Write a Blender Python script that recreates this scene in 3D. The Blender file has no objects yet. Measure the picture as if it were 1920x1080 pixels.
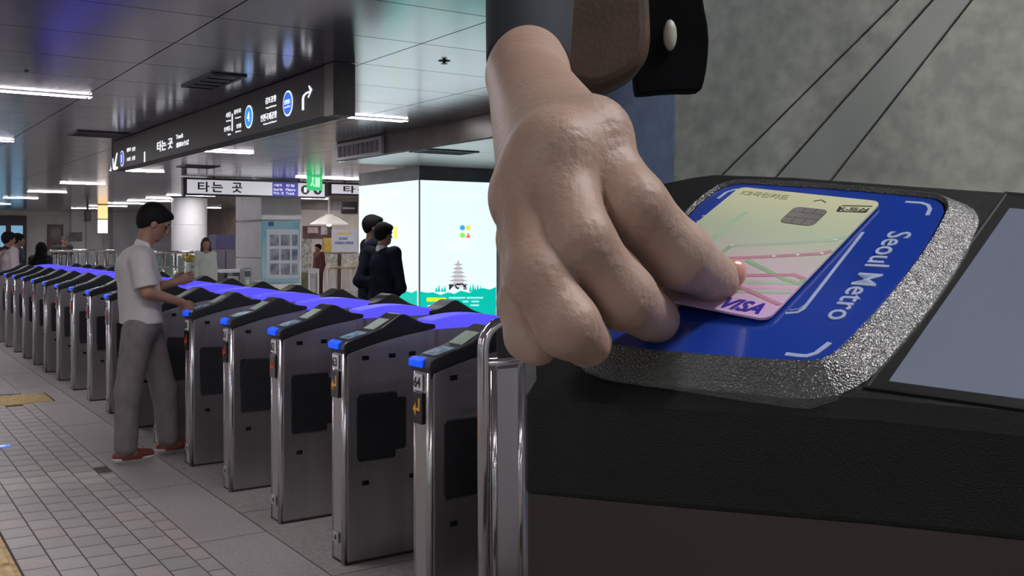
import bpy, math, random
import numpy as np
from mathutils import Vector, Matrix
random.seed(7)
sc = bpy.context.scene
col = sc.collection
# ------------------------------------------------------------------ camera, world, exposure
FPX, CX, CY, EYE = 1858.0, 960.0, 450.0, 1.46      # focal length in pixels, horizon row, eye height
cam_d = bpy.data.cameras.new('camera'); cam = bpy.data.objects.new('camera', cam_d); col.objects.link(cam)
cam.location = (0, 0, EYE); cam.rotation_euler = (math.pi/2, 0, 0)
cam_d.sensor_width = 36.0; cam_d.lens = 36.0*FPX/1920.0; cam_d.shift_y = -(540.0-CY)/1920.0
cam_d.clip_start = 0.02; cam_d.clip_end = 200
sc.camera = cam
wd = bpy.data.worlds.new('world'); sc.world = wd; wd.use_nodes = True
wd.node_tree.nodes['Background'].inputs[0].default_value = (0.86, 0.92, 1.0, 1)
wd.node_tree.nodes['Background'].inputs[1].default_value = 0.30
vs = sc.view_settings
vs.view_transform = 'Standard'; vs.look = 'None'; vs.gamma = 1.0; vs.use_curve_mapping = False
vs.exposure = 0.0
sc.cycles.use_denoising = True
sc.cycles.max_bounces = 6
sc.cycles.sample_clamp_indirect = 4.0

# ------------------------------------------------------------------ frames
TH = math.radians(34.12); CT, ST = math.cos(TH), math.sin(TH)
CEIL = 2.75
def F(v, u, z): return (CT*v-ST*u, ST*v+CT*u, z)             # hall frame: v across the gates, u along the row of gates
def I(x, y, z): return (x, y, z)
def onu(x, y, u):
    rx = (x-CX)/FPX; Y = u/(-ST*rx+CT); return ((CT*rx+ST)*Y, u, EYE+(CY-y)/FPX*Y)
def onv(x, y, v):
    rx = (x-CX)/FPX; Y = v/(CT*rx+ST); return (v, (-ST*rx+CT)*Y, EYE+(CY-y)/FPX*Y)
def onz(x, y, z):
    Y = (z-EYE)*FPX/(CY-y); X = (x-CX)/FPX*Y; return (CT*X+ST*Y, -ST*X+CT*Y, z)
def CP(x, y, d): return np.array([(x-CX)/FPX*d, d, EYE+(CY-y)/FPX*d])

# ------------------------------------------------------------------ materials
MATS = {}
def mat(name, c, rough=0.5, metal=0.0, emit=None, es=0.0, nscale=0, namt=0.0, bump=0.0, bscale=80, spec=0.5, c2=None, alpha=1.0, coat=0.0, trans=0.0, stretch=None, sub=0.0, band=None):
    if name in MATS: return MATS[name]
    m = bpy.data.materials.new(name); m.use_nodes = True; nt = m.node_tree; b = nt.nodes['Principled BSDF']
    b.inputs['Base Color'].default_value = (*c, 1); b.inputs['Roughness'].default_value = rough
    b.inputs['Metallic'].default_value = metal; b.inputs['Specular IOR Level'].default_value = spec
    b.inputs['Coat Weight'].default_value = coat; b.inputs['Coat Roughness'].default_value = 0.05
    b.inputs['Transmission Weight'].default_value = trans; b.inputs['Alpha'].default_value = alpha
    if sub: b.inputs['Subsurface Weight'].default_value = sub; b.inputs['Subsurface Radius'].default_value = (.012, .005, .003)
    if emit is not None:
        b.inputs['Emission Color'].default_value = (*emit, 1); b.inputs['Emission Strength'].default_value = es
    tc = nt.nodes.new('ShaderNodeTexCoord')
    src = tc.outputs['Object']
    if stretch:
        mp = nt.nodes.new('ShaderNodeMapping'); mp.inputs['Scale'].default_value = stretch
        nt.links.new(src, mp.inputs['Vector']); src = mp.outputs['Vector']
    if nscale:
        n = nt.nodes.new('ShaderNodeTexNoise'); n.inputs['Scale'].default_value = nscale; n.inputs['Detail'].default_value = 4
        nt.links.new(src, n.inputs['Vector'])
        r = nt.nodes.new('ShaderNodeValToRGB')
        a = c2 if c2 else tuple(max(0, x*(1-namt)) for x in c); d = c if c2 else tuple(min(1, x*(1+namt)) for x in c)
        lo, hi = band if band else (0.35, 0.65)
        r.color_ramp.elements[0].position = lo; r.color_ramp.elements[1].position = hi
        r.color_ramp.elements[0].color = (*a, 1); r.color_ramp.elements[1].color = (*d, 1)
        nt.links.new(n.outputs['Fac'], r.inputs['Fac']); nt.links.new(r.outputs['Color'], b.inputs['Base Color'])
    if bump:
        n2 = nt.nodes.new('ShaderNodeTexNoise'); n2.inputs['Scale'].default_value = bscale; n2.inputs['Detail'].default_value = 3
        nt.links.new(src, n2.inputs['Vector'])
        bp = nt.nodes.new('ShaderNodeBump'); bp.inputs['Strength'].default_value = bump; bp.inputs['Distance'].default_value = 0.002
        nt.links.new(n2.outputs['Fac'], bp.inputs['Height']); nt.links.new(bp.outputs['Normal'], b.inputs['Normal'])
    MATS[name] = m
    return m
def emi(name, c, s):
    return mat(name, tuple(min(1, x*.6) for x in c), 0.5, emit=c, es=s)

# ------------------------------------------------------------------ object helpers
BASE = {}
def rec(o, m): BASE[o.name] = m
def tag(o, label=None, cat=None, group=None, kind=None):
    if label: o['label'] = label
    if cat: o['category'] = cat
    if group: o['group'] = group
    if kind: o['kind'] = kind
    return o
def thing(name, label, cat, loc, rz=0.0, group=None):
    o = bpy.data.objects.new(name, None); o.empty_display_size = 0.1; col.objects.link(o)
    o.location = loc; o.rotation_euler = (0, 0, rz)
    rec(o, Matrix.Translation(Vector(loc)) @ Matrix.Rotation(rz, 4, 'Z'))
    return tag(o, label, cat, group)
def mesh_of(name, V, Fc):
    me = bpy.data.meshes.new(name); me.from_pydata([tuple(map(float, p)) for p in V], [], [tuple(map(int, f)) for f in Fc]); me.update()
    return me
def obj(name, geo, m, parent=None, fr=I, smooth=False, bevel=0.0, seg=2, auto=False):
    V, Fc = geo
    W = [Vector(fr(*p)) for p in V]
    if parent is not None:
        inv = BASE[parent.name].inverted(); W = [inv @ p for p in W]; loc = None
    else:
        A = np.array(W); loc = Vector(((A[:,0].min()+A[:,0].max())/2, (A[:,1].min()+A[:,1].max())/2, A[:,2].min())); W = [p-loc for p in W]
    me = mesh_of(name, W, Fc); me.materials.append(m)
    o = bpy.data.objects.new(name, me); col.objects.link(o)
    if parent is not None: o.parent = parent; rec(o, BASE[parent.name])
    else: o.location = loc; rec(o, Matrix.Translation(loc))
    if smooth: me.polygons.foreach_set('use_smooth', [True]*len(me.polygons))
    if bevel:
        b = o.modifiers.new('bevel', 'BEVEL'); b.width = bevel; b.segments = seg; b.limit_method = 'ANGLE'; b.angle_limit = math.radians(40)
    return o
def struct(name, geo, m, fr=I, **k):
    o = obj(name, geo, m, None, fr, **k); o['kind'] = 'structure'; return o
def join(*gs):
    V, Fc = [], []
    for a, b in gs:
        n = len(V); V += list(a); Fc += [tuple(i+n for i in f) for f in b]
    return V, Fc
def box(x0, x1, y0, y1, z0, z1):
    return ([(x, y, z) for z in (z0, z1) for y in (y0, y1) for x in (x0, x1)],
            [(0,2,3,1),(4,5,7,6),(0,1,5,4),(2,6,7,3),(0,4,6,2),(1,3,7,5)])
def area(poly):
    return sum(poly[i][0]*poly[(i+1)%len(poly)][1]-poly[(i+1)%len(poly)][0]*poly[i][1] for i in range(len(poly)))/2
def prism(poly, lo, hi, axis='y'):
    # poly in (a,b); axis y: (a,lo..hi,b); axis z: (a,b,lo..hi); axis x: (lo..hi,a,b)
    n = len(poly)
    def P(a, b, t): return (a, t, b) if axis == 'y' else ((a, b, t) if axis == 'z' else (t, a, b))
    V = [P(a, b, lo) for a, b in poly]+[P(a, b, hi) for a, b in poly]
    ccw = area(poly) > 0
    flip = (axis == 'y') ^ (not ccw)
    f0 = list(range(n)); f1 = list(range(n, 2*n))
    Fc = [tuple(f0[::-1]), tuple(f1)]+[(i, (i+1) % n, (i+1) % n+n, i+n) for i in range(n)]
    if flip: Fc = [f[::-1] for f in Fc]
    return V, Fc
def basis(d):
    d = Vector(d).normalized(); a = Vector((0,0,1)) if abs(d.z) < .9 else Vector((1,0,0))
    x = d.cross(a).normalized(); return x, x.cross(d).normalized()
def tube(path, r, n=10, cap=True):
    P = [Vector(p) for p in path]; V = []; Fc = []
    rs = r if isinstance(r, (list, tuple)) else [r]*len(P)
    px = None
    for i, p in enumerate(P):
        d = (P[min(i+1, len(P)-1)]-P[max(i-1, 0)]).normalized()
        if px is None: x, y = basis(d)
        else:
            x = (px-d*px.dot(d)).normalized(); y = d.cross(x).normalized()
        px = x
        if i == 0: y = d.cross(x).normalized()
        V += [tuple(p+(x*math.cos(2*math.pi*k/n)+y*math.sin(2*math.pi*k/n))*rs[i]) for k in range(n)]
    for i in range(len(P)-1):
        for k in range(n):
            Fc.append((i*n+k, i*n+(k+1) % n, (i+1)*n+(k+1) % n, (i+1)*n+k))
    if cap: Fc += [tuple(range(n))[::-1], tuple(range((len(P)-1)*n, len(P)*n))]
    return V, Fc
def cyl(p0, p1, r0, r1=None, n=16): return tube([p0, p1], [r0, r0 if r1 is None else r1], n)
def lathe(prof, n=24):   # prof: (r,z)
    V = [(r*math.cos(2*math.pi*k/n), r*math.sin(2*math.pi*k/n), z) for r, z in prof for k in range(n)]
    Fc = [(i*n+k, i*n+(k+1) % n, (i+1)*n+(k+1) % n, (i+1)*n+k) for i in range(len(prof)-1) for k in range(n)]
    Fc += [tuple(range(n))[::-1], tuple(range((len(prof)-1)*n, len(prof)*n))]
    return V, Fc
def shift(g, dx, dy, dz): return ([(x+dx, y+dy, z+dz) for x, y, z in g[0]], g[1])
def rrect(w, h, r, n=5):
    P = []
    for cx, cy, a0 in ((w/2-r, h/2-r, 0), (-w/2+r, h/2-r, 90), (-w/2+r, -h/2+r, 180), (w/2-r, -h/2+r, 270)):
        for k in range(n+1):
            a = math.radians(a0+90*k/n); P.append((cx+r*math.cos(a), cy+r*math.sin(a)))
    return P
def ring(cx, cy, r, n=28): return [(cx+r*math.cos(2*math.pi*k/n), cy+r*math.sin(2*math.pi*k/n)) for k in range(n)]
def placed(geo, o, ex, ey, ez):
    o, ex, ey, ez = [np.array(q, float) for q in (o, ex, ey, ez)]
    return ([tuple(o+ex*p[0]+ey*p[1]+ez*p[2]) for p in geo[0]], geo[1])
_txt = {}
def text_geo(s, bold=0.0, ext=0.004):
    key = (s, bold, ext)
    if key not in _txt:
        cu = bpy.data.curves.new('t', 'FONT'); cu.body = s; cu.size = 1; cu.extrude = ext; cu.offset = bold; cu.resolution_u = 3
        o = bpy.data.objects.new('t', cu); me = bpy.data.meshes.new_from_object(o)
        _txt[key] = ([tuple(v.co) for v in me.vertices], [tuple(p.vertices) for p in me.polygons])
        bpy.data.objects.remove(o); bpy.data.meshes.remove(me)
    return _txt[key]
def lettering(s, w, h, o, ex, ey, ez, m, parent, fr=I, bold=0.0, thick=0.0015, name='lettering', keep=False):
    V, Fc = text_geo(s, bold)
    A = np.array(V); lo = A.min(0); hi = A.max(0); sz = hi-lo
    sx = w/sz[0] if w else h/sz[1]; sy = h/sz[1] if h else sx
    A = (A-(lo+hi)/2)*np.array([sx, sy, thick/max(sz[2], 1e-6)])
    return obj(name, placed((A, Fc), o, ex, ey, ez), m, parent, fr)

# ------------------------------------------------------------------ signed distance figures
def s_cap(a, b, ra, rb, flat=None):
    a = np.array(a, np.float32); b = np.array(b, np.float32)
    def f(P):
        A, B, Q, k = a, b, P, 1.0
        if flat is not None:
            ax = np.array(flat[0], np.float32); ax = ax/np.linalg.norm(ax); s = flat[1]
            Q = P-a; Q = a+Q+np.outer(Q@ax, ax)*(s-1)
            B = a+(b-a)+ax*((b-a)@ax)*(s-1); k = 1/math.sqrt(s)
        d = B-A; t = np.clip(((Q-A)@d)/max(float(d@d), 1e-9), 0, 1)
        return (np.linalg.norm(Q-A-t[:, None]*d, axis=1)-(ra+(rb-ra)*t))*k
    lo = np.minimum(a, b)-max(ra, rb); hi = np.maximum(a, b)+max(ra, rb)
    f.lo, f.hi = lo, hi; return f
def s_ell(c, R, r):
    c = np.array(c, np.float32); R = np.array(R, np.float32); r = np.array(r, np.float32)   # rows of R: axes
    def f(P):
        q = (P-c)@R.T; k0 = np.linalg.norm(q/r, axis=1); k1 = np.linalg.norm(q/(r*r), axis=1)+1e-9
        return k0*(k0-1)/k1
    f.lo, f.hi = c-r.max(), c+r.max(); return f
def smin(a, b, k):
    h = np.clip(0.5+0.5*(b-a)/k, 0, 1); return b+(a-b)*h-k*h*(1-h)
def s_union(fs, k):
    def f(P):
        d = fs[0](P)
        for g in fs[1:]: d = smin(d, g(P), k)
        return d
    f.lo = np.min([g.lo for g in fs], 0); f.hi = np.max([g.hi for g in fs], 0); return f
def s_min(fs):
    def f(P): return np.min([g(P) for g in fs], 0)
    f.lo = np.min([g.lo for g in fs], 0); f.hi = np.max([g.hi for g in fs], 0); return f
def s_cut(g, planes):     # keep side where (p-o).n < 0
    def f(P):
        d = g(P)
        for o, n in planes: d = np.maximum(d, (P-np.array(o, np.float32))@np.array(n, np.float32))
        return d
    f.lo, f.hi = g.lo, g.hi; return f
def s_sub(g, h_, k=0.004):
    def f(P): return -smin(-g(P), h_(P), k)
    f.lo, f.hi = g.lo, g.hi; return f
def nets(f, h, pad=3):
    lo = np.array(f.lo)-pad*h*2; hi = np.array(f.hi)+pad*h*2
    C = 4
    n = (np.ceil((hi-lo)/(h*C)).astype(int)+1)
    ax = [lo[i]+np.arange(n[i])*h*C+h*C/2-h/2 for i in range(3)]
    G = np.stack(np.meshgrid(*ax, indexing='ij'), -1).reshape(-1, 3).astype(np.float32)
    D = f(G).reshape(n)
    Df = np.repeat(np.repeat(np.repeat(D, C, 0), C, 1), C, 2).astype(np.float32)
    near = np.abs(Df) < h*C*1.6
    ii = np.argwhere(near)
    Df[near] = f((lo+ii*h).astype(np.float32))
    s = Df < 0
    N = np.array(Df.shape)
    cs = [s[a:N[0]-1+a, b:N[1]-1+b, c:N[2]-1+c] for a in (0,1) for b in (0,1) for c in (0,1)]
    tot = np.sum(cs, 0); mask = (tot > 0) & (tot < 8)
    cells = np.argwhere(mask); idx = -np.ones(mask.shape, int); idx[mask] = np.arange(len(cells))
    acc = np.zeros((len(cells), 3)); cnt = np.zeros(len(cells))
    cor = [(a,b,c) for a in (0,1) for b in (0,1) for c in (0,1)]
    for p in cor:
        for q in cor:
            if sum(q)-sum(p) == 1 and all(q[i] >= p[i] for i in range(3)):
                d0 = Df[tuple((cells+p).T)]; d1 = Df[tuple((cells+q).T)]
                m = (d0 < 0) != (d1 < 0)
                t = np.where(m, d0/np.where(np.abs(d0-d1) < 1e-9, 1, d0-d1), 0)
                pos = np.array(p)+t[:, None]*(np.array(q)-np.array(p))
                acc[m] += pos[m]; cnt[m] += 1
    V = lo+(cells+acc/np.maximum(cnt, 1)[:, None])*h
    Q = []
    for axn in range(3):
        o1, o2 = (axn+1) % 3, (axn+2) % 3
        sl0 = [slice(None)]*3; sl1 = [slice(None)]*3
        sl0[axn] = slice(0, N[axn]-1); sl1[axn] = slice(1, N[axn])
        for o in (o1, o2): sl0[o] = slice(1, N[o]-1); sl1[o] = slice(1, N[o]-1)
        a, b = s[tuple(sl0)], s[tuple(sl1)]
        e = np.argwhere(a != b); sg = a[tuple(e.T)]
        e = e.copy(); e[:, o1] += 1; e[:, o2] += 1
        def cid(d1, d2):
            c = e.copy(); c[:, o1] += d1; c[:, o2] += d2; return idx[tuple(c.T)]
        q = np.stack([cid(-1,-1), cid(0,-1), cid(0,0), cid(-1,0)], 1)
        q[~sg] = q[~sg][:, ::-1]
        Q.append(q)
    return V, np.concatenate(Q)
def sdf_obj(name, f, h, m, parent, smooth_it=0):
    V, Q = nets(f, h)
    inv = np.array(BASE[parent.name].inverted()) if parent is not None else np.eye(4)
    V = V@inv[:3, :3].T+inv[:3, 3]
    me = bpy.data.meshes.new(name)
    me.vertices.add(len(V)); me.vertices.foreach_set('co', V.astype(np.float32).ravel())
    me.loops.add(len(Q)*4); me.loops.foreach_set('vertex_index', Q.astype(np.int32).ravel())
    me.polygons.add(len(Q)); me.polygons.foreach_set('loop_start', np.arange(0, len(Q)*4, 4, dtype=np.int32))
    me.update(calc_edges=True); me.validate()
    me.polygons.foreach_set('use_smooth', [True]*len(me.polygons)); me.materials.append(m)
    o = bpy.data.objects.new(name, me); col.objects.link(o)
    if parent is not None: o.parent = parent; rec(o, BASE[parent.name])
    if smooth_it:
        md = o.modifiers.new('smooth', 'SMOOTH'); md.factor = .5; md.iterations = smooth_it
    return o

# ================================================================== MATERIAL LIBRARY
m_grout = mat('grout', (.055, .05, .05), .9, nscale=6, namt=.3)
m_tile = [mat('tile_%d' % i, c, .38, nscale=9, namt=.10, bump=.05, bscale=200) for i, c in enumerate(((.30,.275,.27), (.335,.305,.30), (.285,.275,.265), (.33,.29,.275)))]
m_tilel = mat('tile_pale', (.42, .39, .37), .4, nscale=9, namt=.1)
m_gran = mat('granite_floor', (.30, .275, .275), .34, nscale=60, namt=.16, bump=.04, bscale=300)
m_gran2 = mat('granite_floor_bed', (.235, .215, .21), .36, nscale=50, namt=.2, bump=.04, bscale=300)
m_yel = mat('tactile_yellow', (.50, .34, .13), .55, nscale=20, namt=.2)
m_yel2 = mat('tactile_yellow_bar', (.58, .42, .18), .5, nscale=20, namt=.15)
m_iron = mat('drain_iron', (.07, .055, .05), .6, .3, nscale=50, namt=.4)
m_ceil = mat('ceiling_metal', (.40, .385, .42), .17, .9, nscale=1.3, namt=.06)
m_seam = mat('ceiling_void', (.02, .02, .022), .8, nscale=3, namt=.2)
m_brown = mat('brown_fascia', (.075, .06, .055), .35, .3, nscale=3, namt=.25)
m_soff = mat('pale_soffit', (.62, .66, .64), .25, .35, nscale=2, namt=.05)
m_white = mat('white_panel', (.84, .84, .85), .28, nscale=2, namt=.05)
m_cream = mat('cream_wall', (.78, .74, .70), .4, nscale=1.5, namt=.08)
m_black = mat('black_plastic', (.012, .012, .014), .38, nscale=40, namt=.3)
m_blackg = mat('black_gloss', (.010, .010, .012), .12, nscale=30, namt=.3)
m_dark = mat('dark_metal', (.04, .04, .045), .4, .5, nscale=20, namt=.3)
m_steel = mat('brushed_steel', (.52, .50, .51), .30, 1.0, nscale=7, namt=.10, stretch=(1, 1, .05))
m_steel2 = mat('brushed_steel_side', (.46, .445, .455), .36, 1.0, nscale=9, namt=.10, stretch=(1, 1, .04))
m_chrome = mat('polished_steel', (.72, .70, .70), .14, 1.0, nscale=5, namt=.06)
m_post = mat('satin_post_steel', (.56, .545, .55), .26, 1.0, nscale=5, namt=.06)
m_flap = mat('black_flap_pad', (.014, .015, .017), .42, nscale=60, namt=.3)
m_print_w = mat('print_white', (.80, .80, .80), .5, nscale=30, namt=.04)
m_print_k = mat('print_black', (.015, .015, .015), .5, nscale=30, namt=.2)
e_tube = emi('tube_light', (1.0, .95, .98), 72.0)
e_blue = emi('indicator_blue', (.0, .06, 1.0), 1.15)
e_violet = emi('gate_glow_violet', (.10, .085, .95), 0.92)
e_sign_w = emi('sign_lit_white', (.95, .97, 1.0), .95)
e_sign_b = emi('sign_lit_blue', (.02, .30, .82), .9)
e_sign_b1 = emi('sign_lit_deep_blue', (.03, .06, .62), .9)
e_arrow = emi('display_amber', (.62, .30, .03), .25)
e_red = emi('display_red', (.5, .03, .01), .25)

# ================================================================== FLOOR
floor = struct('floor', box(-30, 30, -8, 56, -.25, -.006), m_grout, F)
def piece_mesh(name, lx, ly, lz, m):
    V, Fc = box(0, lx, 0, ly, 0, lz); me = mesh_of(name, V, Fc); me.materials.append(m); return me
def place_piece(name, me, parent, v, u, z):
    o = bpy.data.objects.new(name, me); col.objects.link(o); o.parent = parent
    o.matrix_parent_inverse = Matrix.Identity(4)
    wm = Matrix.Translation(Vector(F(v, u, z))) @ Matrix.Rotation(TH, 4, 'Z')
    lm = BASE[parent.name].inverted() @ wm
    o.location = lm.to_translation(); o.rotation_euler = lm.to_euler(); return o
tcache = {}
def floor_tile(v0, v1, u0, u1, m, name='floor_tile'):
    g = .0035
    k = (round(v1-v0, 3), round(u1-u0, 3), m.name)
    if k not in tcache: tcache[k] = piece_mesh(name, v1-v0-2*g, u1-u0-2*g, .006, m)
    place_piece(name, tcache[k], floor, v0+g, u0+g, -.006)
cols_v = [.12, .255, .39, .525, .66, .795, .93, 1.065, 1.2, 1.335, 1.42]
RL = .185
for ci in range(len(cols_v)-1):
    v0, v1 = cols_v[ci], cols_v[ci+1]
    off = [0, .09, .03, .12][ci % 4]
    u = (5.75 if v1 < .67 else 3.72)+off
    while u < 9.6:
        pale = 6.35 < u+.09 < 6.72
        hole = ci == 9 and 6.5 < u+.09 < 6.70
        if not hole: floor_tile(v0, v1, u, u+RL, m_tilel if pale else random.choice(m_tile))
        u += RL
obj('floor_drain_cover', box(1.338, 1.417, 6.52, 6.68, -.006, -.001), m_iron, floor, F)
for k in range(5): obj('drain_slot', box(1.345, 1.41, 6.535+k*.03, 6.547+k*.03, -.001, .0005), m_black, floor, F)
u = 2.4; k = 0
while u < 40:
    obj('granite_slab', box(1.424, 1.764, u+.003, u+1.197, -.006, 0), m_gran, floor, F); 
    obj('granite_bed_slab', box(1.772, 3.6, u+.003+.4, u+1.197+.4, -.006, 0), m_gran2, floor, F)
    u += 1.2
obj('floor_field', box(3.606, 29, -8, 56, -.006, 0), mat('far_floor', (.31, .30, .30), .22, nscale=3, namt=.1), floor, F)
obj('floor_field', box(-29, .115, -8, 56, -.006, 0), m_tile[1], floor, F)
obj('floor_field', box(.12, 1.42, 10.45, 56, -.006, 0), m_tile[0], floor, F)
obj('floor_field', box(.12, 3.6, -8, 2.39, -.006, 0), m_gran, floor, F)
obj('floor_field', box(.12, 1.42, 2.39, 3.70, -.006, 0), m_tile[0], floor, F)
# tactile guide strips
def tactile(v0, v1, u0, u1, along):
    p = obj('tactile_tile', box(v0+.003, v1-.003, u0+.003, u1-.003, -.006, 0), m_yel, floor, F)
    n = 4
    for i in range(n):
        if along == 'u':
            w = (v1-v0)/n; a = v0+i*w+w*.22
            obj('tactile_bar', prism([(a+.004, 0), (a+w*.56-.004, 0), (a+w*.56-.01, .005), (a+.01, .005)], u0+.02, u1-.02, 'y'), m_yel2, p, F)
        else:
            w = (u1-u0)/n; a = u0+i*w+w*.22
            obj('tactile_bar', box(v0+.02, v1-.02, a, a+w*.5, -.001, .005), m_yel2, p, F)
u = 3.75
while u < 5.7:
    tactile(.36, .655, u, u+.3, 'u'); tactile(.12, .355, u, u+.3, 'u'); u += .3
for v in (.12, .42, .72, 1.02, 1.32):
    tactile(v, v+.3, 9.75, 10.05, 'v'); 
for v in (.12, .42, .72, 1.02, 1.32):
    tactile(v, v+.3, 10.06, 10.36, 'v')

# ================================================================== CEILING
ceiling = struct('ceiling', box(-30, 30, -8, 56, CEIL+.012, CEIL+.2), m_seam, F)
PV, PU, V0, U0 = 1.35, .9, 1.81, 5.72
pm = piece_mesh('ceiling_panel', PV-.010, PU-.010, .012, m_ceil)
for i in range(-5, 6):
    for j in range(-3, 20):
        place_piece('ceiling_panel', pm, ceiling, V0+i*PV+.005, U0+j*PU+.005, CEIL)
for nm, b in (('ceiling_field', (-29, V0-5*PV, -8, 56)), ('ceiling_field', (V0+6*PV, 29, -8, 56)), ('ceiling_field', (V0-5*PV, V0+6*PV, U0+20*PU, 56)), ('ceiling_field', (V0-5*PV, V0+6*PV, -8, U0-3*PU))):
    obj(nm, box(b[0]+.004, b[1]-.004, b[2]+.004, b[3]-.004, CEIL, CEIL+.012), m_ceil, ceiling, F)

# fluorescent battens: rows across the hall
ordn = ['first', 'second', 'third', 'fourth', 'fifth', 'sixth', 'seventh', 'eighth', 'ninth', 'tenth', 'eleventh', 'twelfth', 'thirteenth', 'fourteenth', 'fifteenth']
rows_u = [-5.0, -.2, 4.65, 9.5, 14.3, 19.2, 21.8, 24.2, 26.6, 28.9, 31.2, 33.6, 36.4, 39.6, 43.0]  # in-between far rows are added to brighten the far hall
lampmeshes = None
lv = [-10.3, -6.7, -3.1, .5, 4.1, 7.7, 11.3]
def lamp(v, u, L, label):
    t = thing('ceiling_light', label, 'ceiling light', F(v+L/2, u, CEIL-.055), TH, 'fluorescent ceiling battens')
    fr = lambda x, y, z, v=v, u=u, L=L: F(v+L/2+x, u+y, CEIL-.055+z)
    obj('housing', join(box(-L/2, L/2, -.062, -.05, .044, .0545), box(-L/2, L/2, .05, .062, .044, .0545), box(-L/2-.012, -L/2, -.062, .062, .044, .0545), box(L/2, L/2+.012, -.062, .062, .044, .0545)), m_white, t, fr)
    obj('diffuser', box(-L/2, L/2, -.05, .05, .041, .0545), e_tube, t, fr)
    for sx in (-1, 1):
        obj('lamp_holder', box(sx*(L/2-.03)-.012, sx*(L/2-.03)+.012, -.052, .052, .036, .0405), m_chrome, t, fr)
for r, u in enumerate(rows_u):
    for q, v in enumerate(lv):
        if 4 < u < 12.3 and v > 5.3: continue
        if u in (21.8, 26.6, 31.2, 36.4, 43.0) and q % 2 == 0: continue  # thin out the added far rows
        lamp(v, u, .95 if v == 4.1 else 1.36, 'white fluorescent ceiling batten, %s row along the hall, %s across from the open concourse' % (ordn[r], ordn[q]))
# ceiling diffusers, sprinklers
def vent(v0, v1, u0, u1, z, label):
    t = thing('ceiling_vent', label, 'vent', F((v0+v1)/2, (u0+u1)/2, z-.03), TH)
    obj('frame', join(box(v0, v1, u0, u0+.03, z-.014, z), box(v0, v1, u1-.03, u1, z-.014, z), box(v0, v0+.03, u0+.03, u1-.03, z-.014, z), box(v1-.03, v1, u0+.03, u1-.03, z-.014, z)), m_dark, t, F)
    obj('core', box(v0+.03, v1-.03, u0+.03, u1-.03, z-.008, z-.001), m_black, t, F)
    n = 5
    for i in range(n):
        a = u0+.04+(u1-u0-.09)*i/(n-1)
        obj('slat', prism([(a, z-.008), (a+.006, z-.008), (a+.022, z-.013), (a+.016, z-.013)], v0+.03, v1-.03, 'x'), mat('vent_matte', (.012, .012, .013), .8, spec=.1, nscale=20, namt=.2), t, F)
a = onz(362, 163, CEIL); b = onz(400, 136, CEIL); c = onz(461, 141, CEIL)
vent(2.36, 2.64, 7.6, 8.42, CEIL, 'square black ceiling air diffuser above the long black hanging sign')
vent(2.3, 2.9, 12.5, 13.1, CEIL, 'dark ceiling air diffuser beyond the hanging sign over the gates')
vent(4.9, 5.5, 17.2, 17.8, CEIL, 'dark ceiling air diffuser above the white boarding sign')
def sprinkler(px, py, label, k=1.0):
    v, u, z = onz(px, py, CEIL)
    t = thing('sprinkler', label, 'sprinkler', F(v, u, CEIL-.02*k), TH)
    fr = lambda x, y, z: F(v+x*k, u+y*k, CEIL-.02*k+z*k)
    obj('escutcheon', lathe([(.03, .014), (.045, .018), (.045, .02)], 16), m_dark, t, fr)
    obj('nozzle', lathe([(.014, 0), (.010, .006), (.012, .015)], 12), m_black, t, fr)
    obj('deflector', lathe([(.024, -.003), (.024, .0005)], 12), m_black, t, fr)
sprinkler(833, 114, 'dark sprinkler head on the pale ceiling panels to the right of the hanging sign')
sprinkler(50, 133, 'small dark sprinkler head above the near left fluorescent batten', .5)

# dropped soffit around the advertising column
SZ = 2.50
soff = struct('trim_1', box(5.5, 12.5, 1.5, 12.3, SZ+.012, CEIL-.001), m_brown, F)
for i in range(4):
    for j in range(9):
        obj('soffit_panel', box(5.53+i*1.75, 5.53+(i+1)*1.75-.012, 1.52+j*1.2, 1.52+(j+1)*1.2-.012, SZ, SZ+.012), m_soff, soff, F)
p = onu(835, 284, 8)
v, u, z = onz(833, 284, SZ)
vent(v-.35, v+.35, u-.22, u+.22, SZ, 'black slot diffuser in the pale soffit above the glowing advertising column')
# grey louvred plate on the soffit end
v0, u0, z0 = onz(622, 300, SZ); 
t = thing('speaker_grille', 'pale grey perforated panel on the left end of the brown soffit', 'panel', F(5.46, 11.6, SZ+.02), TH)
obj('plate', box(5.46, 5.497, 10.9, 12.25, SZ+.015, CEIL-.02), mat('grille_grey', (.33, .33, .34), .4, .3, nscale=20, namt=.1), t, F)
for k in range(9): obj('slot', box(5.452, 5.462, 11.0+k*.135, 11.09+k*.135, SZ+.05, CEIL-.06), mat('grille_dark', (.16, .16, .165), .5, nscale=20, namt=.1), t, F)

# ================================================================== FARE GATES
GV, GU, PITCH, GW, GL = 1.872, 4.097, .781, .14, 1.33
def GF(x, y, z): return (x, y, z)
GB = {}
def gpart(name, geo, m, t, **k): return obj(name, geo, m, t, lambda x, y, z: BASE[t.name] @ Vector((x, y, z)), **k)
def mir(poly): return [(GL-x, z) for x, z in poly]
top_steel = [(.012, .945), (.05, .958), (.12, .978), (.20, .997), (.30, 1.016), (.43, 1.035)]
side_poly = [(.012, 0)]+top_steel+[(.43, 0)]
cap_top = [(.463, 1.040), (.463, 1.061), (.405, 1.068), (.36, 1.085), (.315, 1.110), (.295, 1.116), (.275, 1.114), (.235, 1.092), (.18, 1.058), (.12, 1.036), (.05, 1.016), (.012, 1.004), (-.006, .994), (-.012, .965), (.0, .945)]
cap_poly = top_steel+cap_top
flap_poly = [(.058, .475), (.066, .457), (.245, .457), (.252, .466), (.252, .492), (.298, .494), (.306, .505), (.306, .722), (.298, .732), (.26, .734), (.26, .752), (.252, .760), (.07, .760), (.058, .748)]
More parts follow.
